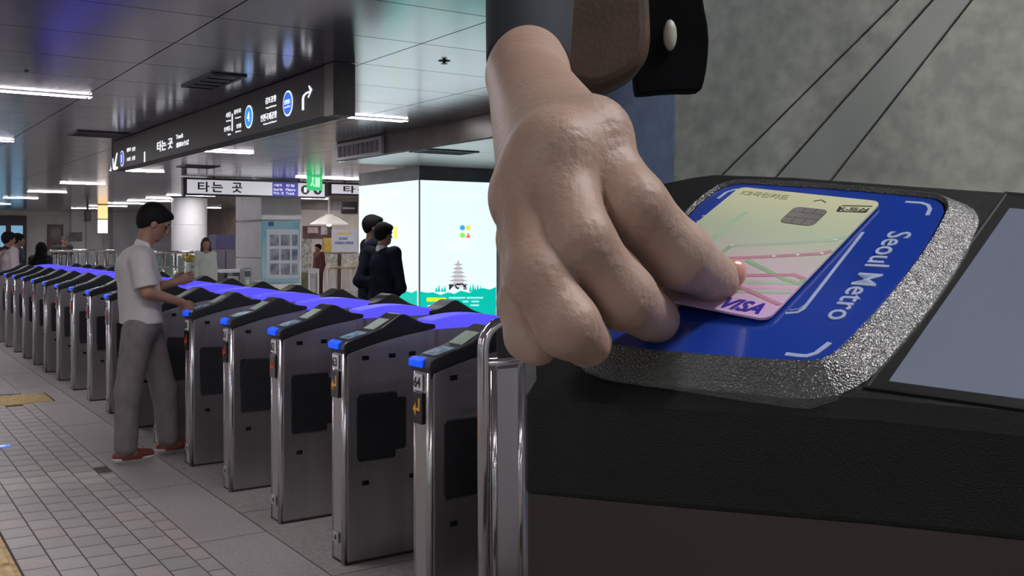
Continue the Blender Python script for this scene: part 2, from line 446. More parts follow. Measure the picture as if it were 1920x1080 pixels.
arc = [(.445+.44*k/14, 1.066+.036*math.sin(math.pi*(.12+.80*k/14))) for k in range(15)]
arc_poly = [(.445, 1.036)]+[(.885, 1.040)]+arc[::-1]
def inset(poly, d):
    cx = sum(p[0] for p in poly)/len(poly); cz = sum(p[1] for p in poly)/len(poly)
    return [(cx+(x-cx)*(1+d/abs(.13)), cz+(z-cz)*(1+d/abs(.15))) for x, z in poly]
def make_gate():
    t = thing('fare_gate', 'x', 'fare gate', F(GV, GU, 0), TH, 'row of numbered fare gates')
    for nm, far in (('near_cabinet', 0), ('far_cabinet', 1)):
        P = mir(side_poly) if far else side_poly
        cb = gpart(nm, prism(P, 0, GW), m_steel2, t, bevel=.004)
        Q = mir(cap_poly) if far else cap_poly
        gpart('top_cover', prism(Q, -.008, GW+.008), m_black, t, bevel=.006)
        for yy, s in ((-.0015, 1), (GW+.0015, -1)):
            o_ = inset(flap_poly, .006); f_ = flap_poly
            if far: o_ = mir(o_); f_ = mir(f_)
            fl = gpart('flap_pad', prism(f_, yy-.002, yy+.002), m_flap, t)
            gpart('pad_trim', prism(o_, yy-.0008, yy+.0008), m_chrome, fl)
            for sx, sz in ((.10, .925), (.235, .927), (.34, .93), (.10, .358), (.34, .36)):
                sx = GL-sx if far else sx
                gpart('sensor', box(sx-.016, sx+.016, yy-.003, yy+.003, sz-.010, sz+.010), m_blackg, t)
        xs = GL-.006 if far else .006
        # polished corner posts on the end
        for yy in (.016, GW-.010):
            gpart('corner_post', cyl((xs, yy, .0), (xs, yy, .948), .016 if yy < .05 else .010, n=12), m_post, t, smooth=True)
        gpart('end_plate', box(min(xs, GL/2 and xs)-.006, xs+.006, .03, GW-.016, .0, .946), m_steel, t)
    gpart('middle_housing', box(.43, .90, .012, GW-.012, 0, 1.036), m_steel, t)
    for yy in (.010, GW-.010):
        for xx in (.475, .855): gpart('housing_rib', box(xx-.012, xx+.012, yy-.003, yy+.003, 0, 1.034), m_chrome, t)
        for xx, zz in ((.56, .965), (.77, .965)):
            gpart('sensor', box(xx-.016, xx+.016, yy-.004, yy+.004, zz-.010, zz+.010), m_blackg, t)
    gpart('lit_bar', prism(arc_poly, -.004, GW+.004), e_violet, t, bevel=.004)
    gpart('base_plate', box(.0, GL, -.004, GW+.004, 0, .012), m_dark, t)
    # front end fittings
    gpart('indicator_lamp', prism([(-.0175, .966), (-.0175, .992), (-.006, 1.000), (.012, 1.0035), (.012, .966)], .045, GW+.0095, 'y'), e_blue, t, bevel=.003)
    dp = gpart('arrow_display', box(-.012, -.003, .052, GW-.012, .745, .866), m_blackg, t)
    cc = (.0, .096, .80)
    gpart('display_arrow', join(box(-.0135, -.012, .068, .078, .80, .845), box(-.0135, -.012, .068, .112, .795, .806), prism([(.100, .776), (.100, .826), (.122, .80)], -.0135, -.012, 'x')), e_arrow, dp)
    st = gpart('number_plate', box(-.008, -.003, .058, GW-.018, .874, .938), m_print_w, t)
    ls = gpart('floor_sticker', box(-.008, -.003, .060, GW-.025, .085, .132), mat('sticker_grey', (.42, .42, .42), .5, nscale=40, namt=.2), t)
    gpart('sticker_print', prism(ring(.088, .108, .012, 12), -.0095, -.0075, 'x'), m_print_k, ls)
    # card reader and passenger screen on the sloping cover
    for far in (0, 1):
        def S(x): return GL-x if far else x
        for nm, xa, za, xb, zb, mm, w in (('card_reader', .03, 1.0105, .118, 1.0355, mat('reader_print', (.20, .30, .42), .15, nscale=25, namt=.5), .105), ('passenger_screen', .15, 1.0475, .232, 1.091, mat('screen_grey_green', (.30, .35, .31), .08, emit=(.3, .36, .32), es=.25, nscale=9, namt=.1), .10)):
            dx, dz = -(zb-za), (xb-xa); L = math.hypot(dx, dz); dx, dz = dx/L*.003, dz/L*.003
            gpart(nm, prism([(S(xa), za), (S(xb), zb), (S(xb+dx), zb+dz), (S(xa+dx), za+dz)], .07-w/2, .07+w/2), mm, t)
    return t
g0 = make_gate()
def copy_tree(o, parent=None):
    c = o.copy(); col.objects.link(c); c.parent = parent
    if o.name in BASE: BASE[c.name] = BASE[o.name]
    for ch in list(o.children): copy_tree(ch, c)
    return c
gates = []
ORD17 = ['', 'second', 'third', 'fourth', 'fifth', 'sixth', 'seventh', 'eighth', 'ninth', 'tenth', 'eleventh', 'twelfth', 'thirteenth', 'fourteenth', 'fifteenth', 'sixteenth', 'seventeenth']
GLAB = ['stainless fare gate with black humped top and blue lamp, right beside the bent handrail']+['stainless fare gate with black humped top and blue lamp, %s from the bent handrail' % ORD17[k] for k in range(1, 16)]+['stainless fare gate with black humped top, farthest of the row from the handrail']
for k in range(17):
    n = 64-k
    u = GU+(k-1)*PITCH
    t = copy_tree(g0) if k else None
    if k == 0: t = copy_tree(g0)
    t.location = F(GV, u, 0); BASE[t.name] = Matrix.Translation(Vector(F(GV, u, 0))) @ Matrix.Rotation(TH, 4, 'Z')
    for ch in t.children: BASE[ch.name] = BASE[t.name]
    t['label'] = GLAB[k]
    np_ = [c for c in t.children if c.name.startswith('number_plate')][0]
    lettering(str(n), .05, .042, (-.0095, .094, .906), (0, -1, 0), (0, 0, 1), (-1, 0, 0), m_print_k, np_, lambda x, y, z: BASE[t.name] @ Vector((x, y, z)), bold=.02)
    if k >= 2:
        for c in t.children:
            for gch in c.children:
                if gch.name.startswith('display_arrow'):
                    if 'dim' not in GB: GB['dim'] = gch.data.copy(); GB['dim'].materials[0] = e_red
                    gch.data = GB['dim']
    gates.append(t)
def kill(o):
    for ch in list(o.children): kill(ch)
    bpy.data.objects.remove(o)
kill(g0)

# steel hand rail beside the last gate
RU = 3.02
t = thing('handrail', 'bent stainless tube handrail with steel infill beside fare gate 64', 'railing', F(2.1, RU, 0), TH)
def rl(px, py): 
    p = onu(px, py, RU); return p
x0 = onu(906, 700, RU)[0]; zt = onu(930, 605, RU)[2]
rr = .022
path = [(x0, RU, 0), (x0, RU, zt-.09)]+[(x0+.09*(1-math.cos(a)), RU, zt-.09+.09*math.sin(a)) for a in [math.pi/2*k/6 for k in range(1, 7)]]+[(x0+.75, RU, zt)]
obj('outer_tube', tube(path, rr, 14), m_chrome, t, F, smooth=True)
obj('mid_tube', tube([(x0+.01, RU, zt-.145), (x0+.75, RU, zt-.145)], .017, 12), m_chrome, t, F, smooth=True)
obj('post', cyl((x0+.045, RU, 0), (x0+.045, RU, zt-.15), .014, n=12), m_chrome, t, F, smooth=True)
obj('post', cyl((x0+.16, RU, 0), (x0+.16, RU, zt-.15), .012, n=12), m_chrome, t, F, smooth=True)
obj('infill_panel', box(x0+.06, x0+.75, RU-.004, RU+.004, .03, zt-.17), m_steel, t, F)
obj('infill_panel', box(x0+.06, x0+.75, RU-.003, RU+.003, zt-.13, zt-.03), m_black, t, F)
obj('post', cyl((x0+.74, RU, 0), (x0+.74, RU, zt), .018, n=12), m_chrome, t, F, smooth=True)

# ================================================================== HANGING SIGNS
def rect_u(x0, y0, x1, y1, u):      # pixel rectangle -> v0,v1,z0,z1 on a plane u
    a = onu(x0, y0, u); b = onu(x1, y1, u); c = onu((x0+x1)/2, y0, u); d = onu((x0+x1)/2, y1, u)
    return a[0], b[0], d[2], c[2]
# long black sign over the gates (faces -v)
SV = 2.95
sL = onv(210, 245, SV); sR = onv(620, 135, SV)
ZT = CEIL-.004; ZB = 2.37; U_L, U_R = sL[1], sR[1]
t = thing('direction_sign', 'long black hanging direction sign with white lettering and blue line circles above the gates', 'sign', F(SV, (U_L+U_R)/2, ZB), TH)
m_sign = mat('sign_charcoal', (.018, .016, .018), .5, spec=.25, nscale=3, namt=.25)
obj('sign_box', box(SV, SV+.16, U_R, U_L, ZB, ZT), m_sign, t, F, bevel=.004)
obj('end_cap', box(SV-.006, SV+.166, U_R-.06, U_R+.10, ZB-.004, ZT), m_black, t, F)
obj('end_cap', box(SV-.006, SV+.166, U_L-.03, U_L+.02, ZB-.004, ZT), m_black, t, F)
ex, ey, ez = (0, -1, 0), (0, 0, 1), (-1, 0, 0)
def sp(px, py): q = onv(px, py, SV-.004); return q
def sgn_text(s, x0, y0, x1, y1, bold=.012, m=e_sign_w):
    a = sp(x0, (y0+y1)/2); b = sp(x1, (y0+y1)/2); c = sp((x0+x1)/2, y0); d = sp((x0+x1)/2, y1)
    cm = sp((x0+x1)/2, (y0+y1)/2)
    lettering(s, abs(a[1]-b[1]), abs(c[2]-d[2]), cm, ex, ey, ez, m, t, F, bold=bold, thick=.003)
def z1(x, y): return (200+x/4.465, 120+y/4.465)
def ST_(s, x0, y0, x1, y1, **k): a = z1(x0, y0); b = z1(x1, y1); sgn_text(s, a[0], a[1], b[0], b[1], **k)
ST_('타는 곳', 420, 632, 550, 722, bold=.02); ST_('Track', 580, 585, 640, 622); ST_('乗車のりば', 582, 645, 686, 690)
ST_('사당', 997, 405, 1038, 448); ST_('Sadang', 1000, 468, 1038, 484, bold=0); ST_('오이도', 982, 522, 1038, 565); ST_('Oido', 1014, 582, 1038, 596, bold=0)
ST_('충무로', 1066, 376, 1124, 415); ST_('Chungmuro', 1076, 440, 1124, 456, bold=0); ST_('진접', 1086, 500, 1124, 535); ST_('Jinjeop', 1078, 556, 1124, 572, bold=0)
ST_('김포공항', 1328, 270, 1418, 325); ST_("Gimpo Int'l Airport", 1332, 348, 1420, 368, bold=0)
ST_('인천국제공항', 1288, 408, 1422, 468); ST_("Incheon Int'l Airport", 1312, 482, 1422, 502, bold=0)
ST_('청량리', 168, 702, 200, 735); ST_('인천', 212, 695, 238, 728); ST_('소요산', 168, 780, 200, 812); ST_('신창', 212, 770, 238, 805)
def disc(cx, cy, rpx, m_in, txt, tw, th_, sub=None):
    c = z1(cx, cy); q = sp(*c); top = sp(c[0], c[1]-rpx/4.465); r = top[2]-q[2]
    rg = obj('line_badge', placed(prism(ring(0, 0, r), 0, .003, 'z'), q, ex, ey, ez), e_sign_w, t, F)
    obj('badge_fill', placed(prism(ring(0, 0, r*.86), .003, .005, 'z'), q, ex, ey, ez), m_in, rg, F)
    q2 = (q[0]-.0065, q[1], q[2]+(r*.12 if sub else 0))
    lettering(txt, r*tw, r*th_, q2, ex, ey, ez, e_sign_w, rg, F, bold=.01, thick=.002)
    if sub: lettering(sub, r*1.2, r*.16, (q[0]-.0065, q[1], q[2]-r*.28), ex, ey, ez, e_sign_w, rg, F, thick=.002)
disc(1191, 442, 97, e_sign_b, '4', .62, .85)
disc(1518, 330, 108, emi('badge_blue', (.02, .16, .80), .9), '공항철도', 1.3, .36, 'Airport Railroad')
disc(129, 792, 66, e_sign_b1, '1', .35, .95)
# arrows and divider bars
def poly_sign(pts, nm='arrow', m=e_sign_w, w=None):
    Q = [sp(*z1(*p)) for p in pts]
    P2 = [(-(q[1]), q[2]) for q in Q]
    o = (SV-.004, 0, 0)
    obj(nm, placed(prism(P2, 0, .003, 'z'), o, ex, ey, ez), m, t, F)
poly_sign([(1637, 388), (1637, 290), (1645, 262), (1668, 238), (1704, 222), (1690, 186), (1697, 178), (1722, 212), (1692, 284), (1684, 278), (1702, 238), (1676, 250), (1658, 268), (1653, 292), (1653, 384)])
poly_sign([(58, 880), (96, 862), (94, 878), (70, 890), (92, 745), (84, 742), (62, 855), (56, 790), (50, 792), (54, 888)])
poly_sign([(1048, 418), (1056, 416), (1056, 560), (1048, 562)], 'divider_bar')
poly_sign([(314, 735), (323, 733), (323, 820), (314, 822)], 'divider_bar')

# white illuminated boarding signs across the hall (face -u)
def board_sign(u, x0, x1, y0, y1, label, full=True):
    a = onu(x0, y0, u); b = onu(x1, y0, u); zt = CEIL-.02; zb = onu(x0, y1, u)[2]
    t = thing('boarding_sign', label, 'sign', F((a[0]+b[0])/2, u, zb), TH)
    d = .12
    obj('sign_box', box(a[0], b[0], u, u+d, zb, zt), m_dark, t, F)
    m_face = emi('board_face', (.62, .60, .66), .72)
    ex, ey, ez = (1, 0, 0), (0, 0, 1), (0, -1, 0)
    W = b[0]-a[0]; h = zt-zb; cz = (zb+zt)/2
    obj('lit_face', box(a[0]+.06, b[0]-.03, u-.006, u, zb+.04, zt-.04), m_face, t, F)
    obj('end_cap', box(a[0]-.02, a[0]+.04, u-.01, u+d+.01, zb-.02, zt), m_black, t, F)
    for hx in (.2, .8): obj('hanger', box(a[0]+W*hx, a[0]+W*hx+.03, u+.04, u+.08, zt, CEIL), m_dark, t, F)
    q = lambda px: onu(px, 350, u-.012)[0]
    if full:
        for s, xa, xb in (('타', 371, 393), ('는', 397, 418), ('곳', 435, 454)):
            lettering(s, q(xb)-q(xa), h*.58, ((q(xa)+q(xb))/2, u-.009, cz), ex, ey, ez, m_print_k, t, F, bold=.022, thick=.003)
        bl = obj('blue_panel', box(q(511), q(559), u-.012, u-.004, zb+.035, zt-.035), emi('board_blue', (.05, .05, .32), .8), t, F)
        for s, xa, xb, k in (('서울역', 513, 528, .22), ('Seoul Stn', 513, 530, -.02), ('전철', 536, 552, .22), ('Metro', 536, 554, -.02), ('타는 곳', 513, 532, -.24), ('Track', 536, 552, -.24)):
            lettering(s, q(xb)-q(xa), h*.15, ((q(xa)+q(xb))/2, u-.0135, cz+h*k), ex, ey, ez, e_sign_w, bl, F, thick=.002)
        for s, xa, xb in (('1', 565, 580), ('4', 588, 603)):
            c = (q(xa)+q(xb))/2; r = h*.27
            rg = obj('line_badge', placed(prism(ring(0, 0, r), 0, .003, 'z'), (c, u-.008, cz), ex, ey, ez), m_print_k, t, F)
            lettering(s, r*.6, r*1.1, (c, u-.0125, cz), ex, ey, ez, e_sign_w, rg, F, bold=.02, thick=.002)
    else:
        for s, xa, xb in (('타', 644, 666), ('는', 671, 692)):
            lettering(s, q(xb)-q(xa), h*.58, ((q(xa)+q(xb))/2, u-.009, cz), ex, ey, ez, m_print_k, t, F, bold=.022, thick=.003)
board_sign(20.3, 345, 611, 333, 366, 'white illuminated hanging sign with grey letters, blue panel and two round badges')
board_sign(20.3, 617, 760, 343, 366, 'white illuminated hanging sign half hidden behind the glowing advertising column', False)
# green exit sign
EU = 18.7
v0, v1, z0, z1_ = rect_u(577, 321, 605, 357, EU)
t = thing('exit_sign', 'small green lit emergency exit sign hanging under the ceiling', 'sign', F((v0+v1)/2, EU, z0), TH)
obj('sign_box', box(v0, v1, EU, EU+.07, z0, z0+.33), emi('exit_green', (.05, .62, .20), .85), t, F, bevel=.01)
obj('hanger', box((v0+v1)/2-.02, (v0+v1)/2+.02, EU+.02, EU+.05, z0+.33, CEIL), m_dark, t, F)
pg = emi('exit_pale', (.55, .95, .68), .9)
cxv, czv = (v0+v1)/2, z0+.17
obj('pictogram', join(box(cxv+.0, cxv+.10, EU-.004, EU, czv-.10, czv+.09), prism(ring(cxv-.05, czv+.07, .025, 12), EU-.004, EU), tube([(cxv-.05, EU-.002, czv+.05), (cxv-.06, EU-.002, czv-.02), (cxv-.1, EU-.002, czv-.08)], .014, 6), tube([(cxv-.06, EU-.002, czv-.02), (cxv-.02, EU-.002, czv-.09)], .014, 6)), pg, t, F)

# ================================================================== ADVERTISING COLUMN
AV, AU, AV1, AU1 = 6.7, 12.2, 8.0, 14.15
LZ0, LZ1 = .32, 2.30
t = thing('advertising_column', 'glowing white advertising light box column with green hills printed on it', 'light box', F((AV+AV1)/2, (AU+AU1)/2, 0), TH)
m_fas = mat('column_fascia', (.13, .145, .155), .3, .4, nscale=3, namt=.15)
obj('base', box(AV+.02, AV1-.02, AU+.02, AU1-.02, 0, LZ0), m_dark, t, F)
obj('fascia', box(AV, AV1, AU, AU1, LZ1, SZ-.002), m_fas, t, F)
e_ad = emi('lightbox_white', (.82, .97, 1.0), .97)
obj('lit_panel', box(AV, AV1, AU, AU+.05, LZ0, LZ1), e_ad, t, F)
obj('lit_panel', box(AV, AV+.05, AU+.052, AU1, LZ0, LZ1), e_ad, t, F)
obj('lit_panel', box(AV1-.05, AV1, AU+.052, AU1, LZ0, LZ1), e_ad, t, F)
obj('lit_panel', box(AV+.052, AV1-.052, AU1-.05, AU1, LZ0, LZ1), e_ad, t, F)
obj('corner_strip', box(AV-.006, AV+.012, AU-.006, AU+.012, LZ0, LZ1), mat('corner_alu', (.55, .6, .62), .3, .8, nscale=9, namt=.1), t, F)
obj('edge_strip', box(AV1-.012, AV1+.008, AU-.006, AU+.02, LZ0, LZ1), mat('corner_alu', (.55, .6, .62)), t, F)
e_teal = emi('ad_teal', (.0, .52, .42), 1.0); e_teal2 = emi('ad_pale_teal', (.45, .86, .80), 1.1); e_aqua = emi('ad_faint', (.70, .93, .95), 1.2)
def z6(x, y): return (760+x/4.154, 440+y/4.154)
def ad_u(pts, m, nm, off=.004, conv=None):
    Q = [onu(*(conv(*p) if conv else p), AU-off) for p in pts]
    obj(nm, prism([(q[0], q[2]) for q in Q], AU-off-.002, AU-off+.002), m, t, F)
def ad_v(pts, m, nm, off=.004, conv=None):
    Q = [onv(*(conv(*p) if conv else p), AV-off) for p in pts]
    obj(nm, prism([(q[1], q[2]) for q in Q], AV-off-.002, AV-off+.002, 'x'), m, t, F)
ad_u([(786, 600), (786, 546), (800, 549), (812, 548), (826, 553), (840, 548), (852, 551), (864, 545), (880, 549), (894, 543), (906, 540), (918, 543), (930, 538), (930, 600)], e_teal, 'printed_hills')
ad_v([(782, 600), (782, 544), (772, 549), (762, 546), (754, 540), (746, 530), (735, 527), (720, 533), (700, 530), (674, 536), (674, 600)], e_teal, 'printed_hills')
for i, x in enumerate([818, 823, 829, 834, 882, 887, 891, 896, 901]):
    h = [10, 14, 9, 12, 13, 17, 11, 15, 12][i]
    ad_u([(x-2.5, 547), (x, 547-h), (x+2.5, 547)], e_teal, 'printed_tree', .003)
e_pag = emi('ad_grey', (.42, .46, .50), .9); e_pag2 = emi('ad_pink_grey', (.66, .60, .64), 1.0)
for i in range(6):
    w = 8+i*2.6; y = 494+i*7.5
    ad_u([(859-w*.6, y), (859+w*.6, y), (859+w, y+3.2), (859-w, y+3.2)], e_pag, 'printed_roof', .005)
    ad_u([(859-w*.55, y+3.2), (859+w*.55, y+3.2), (859+w*.55, y+7.5), (859-w*.55, y+7.5)], e_pag2, 'printed_storey', .005)
ad_u([(858, 488), (860, 488), (860.6, 494), (857.4, 494)], e_pag, 'printed_spire', .005)
e_ink = emi('ad_ink', (.03, .035, .04), .5)
rs = random.Random(3)
for cxp in (845, 857.5, 869):
    for k in range(4):
        x = cxp+rs.uniform(-3.5, 3.5); y = 537+rs.uniform(-5, 6); a = rs.choice([0, 0, 1.57, .8, 2.2]); L = rs.uniform(3, 5.5)
        dx, dy = math.cos(a)*L, math.sin(a)*L; nx, ny = -math.sin(a)*1.1, math.cos(a)*1.1
        ad_u([(x-dx-nx, y-dy-ny), (x+dx-nx, y+dy-ny), (x+dx+nx, y+dy+ny), (x-dx+nx, y-dy+ny)], e_ink, 'brush_mark', .008)
ad_u([(800, 558), (836, 558), (836, 565.5), (800, 565.5)], emi('ad_yellow', (.72, .85, .02), 1.0), 'printed_label', .008)
for x0, x1, y in ((842, 872, 557), (875, 906, 557), (868, 878, 564), (884, 898, 564), (882, 898, 571), (802, 830, 572)):
    ad_u([(x0, y), (x1, y), (x1, y+2.6), (x0, y+2.6)], e_teal2, 'printed_line', .008)
for (x, y), c in (((867, 427), (.05, .40, .90)), ((878, 427), (.78, .82, .12)), ((867, 441), (.35, .80, .10)), ):
    ad_u([(x+5*math.cos(a*.52), y+5*math.sin(a*.52)) for a in range(12)], emi('ad_dot_%d' % int(x+y), c, 1.0), 'printed_dot', .005)
ad_u([(873, 446), (883, 446), (878, 436)], emi('ad_red', (.85, .22, .15), 1.0), 'printed_triangle', .005)
for y, x0, x1 in ((365, 822, 896), (454, 838, 884), (462, 842, 884)): ad_u([(x0, y), (x1, y), (x1, y+4), (x0, y+4)], e_aqua, 'printed_faint_line', .004)
ad_v([(700, 362), (748, 358), (748, 365), (700, 369)], e_aqua, 'printed_faint_line')
ad_v([(738, 424), (744, 424), (744, 448), (738, 448)], emi('ad_yellow2', (.85, .82, .10), 1.0), 'printed_dot')

# ================================================================== HALL BACKGROUND
BU = 49.0
wb = struct('wall_back', box(-30, 30, BU, BU+.3, 0, CEIL), m_cream, F)
def on_back(x0, y0, x1, y1, d0, d1, m, nm, parent, u=BU):
    v0, v1, z0, z1q = rect_u(x0, y0, x1, y1, u)
    return obj(nm, box(v0, v1, u-d1, u-d0, max(z0, .0), min(z1q, CEIL-.001)), m, parent, F)
d1_ = struct('door_1', box(*rect_u(-60, 403, 49, 530, BU)[:2], BU-.12, BU-.001, 0, onu(20, 404, BU)[2]), m_dark, F)
e_glass = emi('glowing_blue_glass', (.22, .46, .66), .75)  # blue light in the door panes is put in as emission
for x0, x1 in ((-35, 10), (20, 42)):
    on_back(x0, 423, x1, 500, .12, .15, e_glass, 'door_pane', d1_)
w1 = struct('window_1', box(*rect_u(88, 421, 118, 476, BU)[:2], BU-.10, BU-.001, 0, onu(100, 421, BU)[2]), mat('brown_frame', (.16, .11, .09), .4, nscale=5, namt=.2), F)
on_back(92, 427, 113, 455, .10, .13, mat('brown_glass', (.20, .16, .15), .1, nscale=2, namt=.4), 'window_pane', w1)
on_back(92, 459, 113, 478, .10, .13, mat('brown_glass', (.20, .16, .15)), 'window_pane', w1)
tp = struct('trim_2', box(*rect_u(130, 400, 156, 500, BU)[:2], BU-.5, BU-.001, 0, CEIL-.001), m_white, F)
tp = struct('trim_3', box(*rect_u(158, 400, 188, 500, BU)[:2], BU-.35, BU-.001, 0, CEIL-.001), m_white, F)
tp = struct('trim_4', box(*rect_u(205, 396, 327, 500, BU)[:2], BU-.8, BU-.001, 0, CEIL-.001), mat('grey_cladding', (.66, .67, .69), .3, nscale=2, namt=.08), F)
v0, v1, z0, z1q = rect_u(131, 437, 152, 451, BU-.52)
tag(obj('wall_plaque', join(box(v0, v1, BU-.56, BU-.51, z0, z1q), box(v0-.04, v1+.04, BU-.535, BU-.51, z0-.04, z1q+.04)), mat('plaque_grey', (.27, .27, .27), .4, nscale=4, namt=.2), None, F), 'grey plaque on the white pilaster at the far end', 'plaque')
# orange lantern sign
LU = 38.0
v0, v1, z0, z1q = rect_u(186, 390, 202, 437, LU)
t = thing('lantern_sign', 'tall orange and white lit sign box hanging at the far end', 'sign', F((v0+v1)/2, LU, z0), TH)
zm = onu(194, 411, LU)[2]
obj('upper_box', box(v0, v1, LU, LU+.25, zm+.02, CEIL-.03), emi('lantern_orange', (1.0, .62, .26), 1.2), t, F)
obj('lower_box', box(v0, v1, LU, LU+.25, z0, zm-.02), emi('lantern_white', (1.0, .86, .80), 1.6), t, F)
obj('frame', join(box(v0-.03, v1+.03, LU-.01, LU+.26, zm-.02, zm+.02), box(v0-.03, v1+.03, LU-.01, LU+.26, CEIL-.03, CEIL)), mat('lantern_frame', (.25, .13, .05), .5, nscale=5, namt=.2), t, F)
# loudspeaker
v0, v1, z0, z1q = rect_u(160, 394, 171, 415, 36)
t = thing('loudspeaker', 'black loudspeaker box hanging beside the orange lantern sign', 'loudspeaker', F((v0+v1)/2, 36, z0), TH)
obj('cabinet', box(v0, v1, 36, 36.25, z0, z1q), m_black, t, F, bevel=.02)
obj('bracket', box((v0+v1)/2-.03, (v0+v1)/2+.03, 36.1, 36.16, z1q, CEIL), m_dark, t, F)
obj('grille', box(v0+.04, v1-.04, 35.985, 36, z0+.05, z1q-.05), m_dark, t, F)
# round white column
def at_px(px, Y): X = (px-CX)/FPX*Y; return (CT*X+ST*Y, -ST*X+CT*Y)
def round_column(px, wpx, Y, label):
    v, u = at_px(px, Y); r = wpx/2/FPX*Y
    t = thing('round_column', label, 'column', F(v, u, 0), TH)
    fr = lambda x, y, z: F(v+x, u+y, z)
    obj('base_ring', lathe([(r*1.04, 0), (r*1.04, .25), (r, .27)], 32), m_dark, t, fr, smooth=False)
    for k in range(3):
        z0 = .27+k*.82; obj('cladding_drum', lathe([(r*.985, z0), (r, z0+.006), (r, z0+.812), (r*.985, z0+.818)], 40), m_white, t, fr, smooth=False)
    obj('head_ring', lathe([(r*1.02, 2.73), (r*1.02, CEIL-.002)], 32), m_dark, t, fr)
    return t
round_column(355, 64, 30, 'round white clad column behind the man at the gates')
# square column with poster
v, u = at_px(490, 22.0)
v0 = v; u0 = u; v1 = onu(566, 450, u)[0]; u1 = onv(441, 450, v)[1]
t = thing('square_column', 'white panelled square column carrying a turquoise poster', 'column', F((v0+v1)/2, (u0+u1)/2, 0), TH)
obj('plinth', box(v0-.015, v1+.015, u0-.015, u1+.015, 0, .2), m_dark, t, F)
for k in range(3): obj('cladding_panel', box(v0, v1, u0, u1, .2+k*.85, .2+k*.85+.843), m_white, t, F, bevel=.04)
PUu = u0-.03
tp = thing('poster', 'turquoise framed poster with nine small pictures on the square column', 'poster', F((v0+v1)/2, PUu, onu(520, 529, PUu)[2]), TH)
q = lambda x0, y0, x1, y1, d0, d1, m, nm, par: (lambda r: obj(nm, box(r[0], r[1], PUu-d1, PUu-d0, r[2], r[3]), m, par, F))(rect_u(x0, y0, x1, y1, PUu))
q(491, 415, 562, 530, -.02, .0, mat('poster_teal', (.10, .36, .52), .3, nscale=.8, c2=(.42, .62, .64), namt=0), 'poster_board', tp)
q(500, 430, 560, 522, .0, .004, mat('poster_white', (.56, .60, .64), .4, nscale=5, namt=.06), 'poster_sheet', tp)
for i in range(3):
    for j in range(3):
        x = 506+i*20.5; y = 440+j*27
        q(x, y, x+(17 if i < 2 else 11), y+21, .004, .007, mat('poster_photo', (.10, .12, .18), .4, nscale=4, c2=(.36, .39, .42)), 'poster_picture', tp)
q(503, 415.5, 513, 424, .0, .006, mat('poster_navy', (.05, .10, .22), .4, nscale=9, namt=.2), 'poster_mark', tp)
# second white column piece further back and the right hand wall
struct('wall_right', box(13.5, 13.8, -8, BU, 0, CEIL), mat('brown_wall', (.22, .17, .14), .4, nscale=1.2, namt=.2), F)
v0, v1, z0, z1q = rect_u(938, 364, 962, 394, 15.5)
tag(obj('yellow_notice', join(box(v0, v1, 15.5, 15.55, z0, (z0+z1q)/2-.02), box(v0, v1, 15.5, 15.55, (z0+z1q)/2+.02, z1q), box((v0+v1)/2-.02, (v0+v1)/2+.02, 15.52, 15.54, z0, CEIL)), emi('notice_yellow', (.70, .46, .02), .55), None, F), 'yellow two-part hanging notice right of the glowing advertising column', 'sign')
# kiosk
KU = 26.0
vk0 = onu(563, 450, KU)[0]; vk1 = onu(760, 450, KU)[0]
t = thing('kiosk', 'beige station kiosk with boards and posters between the columns', 'kiosk', F((vk0+vk1)/2, KU, 0), TH)
m_kb = mat('kiosk_beige', (.66, .58, .52), .45, nscale=2, namt=.12)
obj('body', box(vk0, vk1, KU, KU+2, 0, 2.30), m_kb, t, F)
kq = lambda x0, y0, x1, y1, d0, d1, m, nm, par=None: (lambda r: obj(nm, box(r[0], r[1], KU-d1, KU-d0, max(.005, r[2]), r[3]), m, par or t, F))(rect_u(x0, y0, x1, y1, KU))
kb = kq(568, 424, 621, 446, 0, .05, mat('menu_brown', (.11, .06, .055), .4, nscale=6, namt=.3), 'menu_board')
kq(575, 426, 595, 437, .05, .06, mat('menu_pale', (.55, .45, .42), .4, nscale=6, namt=.2), 'menu_picture', kb)
kq(600, 425, 612, 440, .05, .06, mat('menu_pale2', (.50, .48, .52), .4, nscale=6, namt=.3), 'menu_picture', kb)
wb_ = kq(620, 430, 668, 473, .02, .06, mat('board_white', (.66, .68, .74), .35, nscale=4, namt=.05), 'notice_board')
kq(630, 436, 657, 440, .06, .065, mat('board_yellow', (.72, .56, .12), .4, nscale=9, namt=.1), 'notice_stripe', wb_)
kq(634, 445, 650, 450, .06, .065, mat('board_bluetext', (.25, .28, .52), .4, nscale=9, namt=.3), 'notice_stripe', wb_)
kq(626, 453, 661, 458, .06, .065, mat('board_bluetext', (.25, .28, .52)), 'notice_stripe', wb_)
kq(605, 446, 620, 473, .0, .05, mat('poster_amber', (.62, .42, .10), .4, nscale=4, namt=.3), 'side_poster')
kq(640, 378, 668, 400, .0, .10, m_black, 'screen'); kq(640, 389, 662, 392, .10, .11, mat('pink_line', (.50, .30, .32), .4, nscale=5, namt=.1), 'screen_stripe')
kq(566, 448, 583, 545, 0, .04, mat('kiosk_shelf', (.36, .36, .32), .5, nscale=12, namt=.5), 'shelf_bay')
kq(612, 476, 700, 500, 0, .04, mat('kiosk_goods', (.55, .52, .44), .5, nscale=14, namt=.35), 'shelf_bay')
kq(632, 476, 637, 545, .04, .10, mat('menu_brown', (.11, .06, .055)), 'post')
cnt = thing('counter', 'pale wooden counter on thin white legs in front of the kiosk', 'counter', F(*at_px(640, 25.0), 0), TH)
v0, v1, z0, z1q = rect_u(612, 500, 672, 546, 23.5)
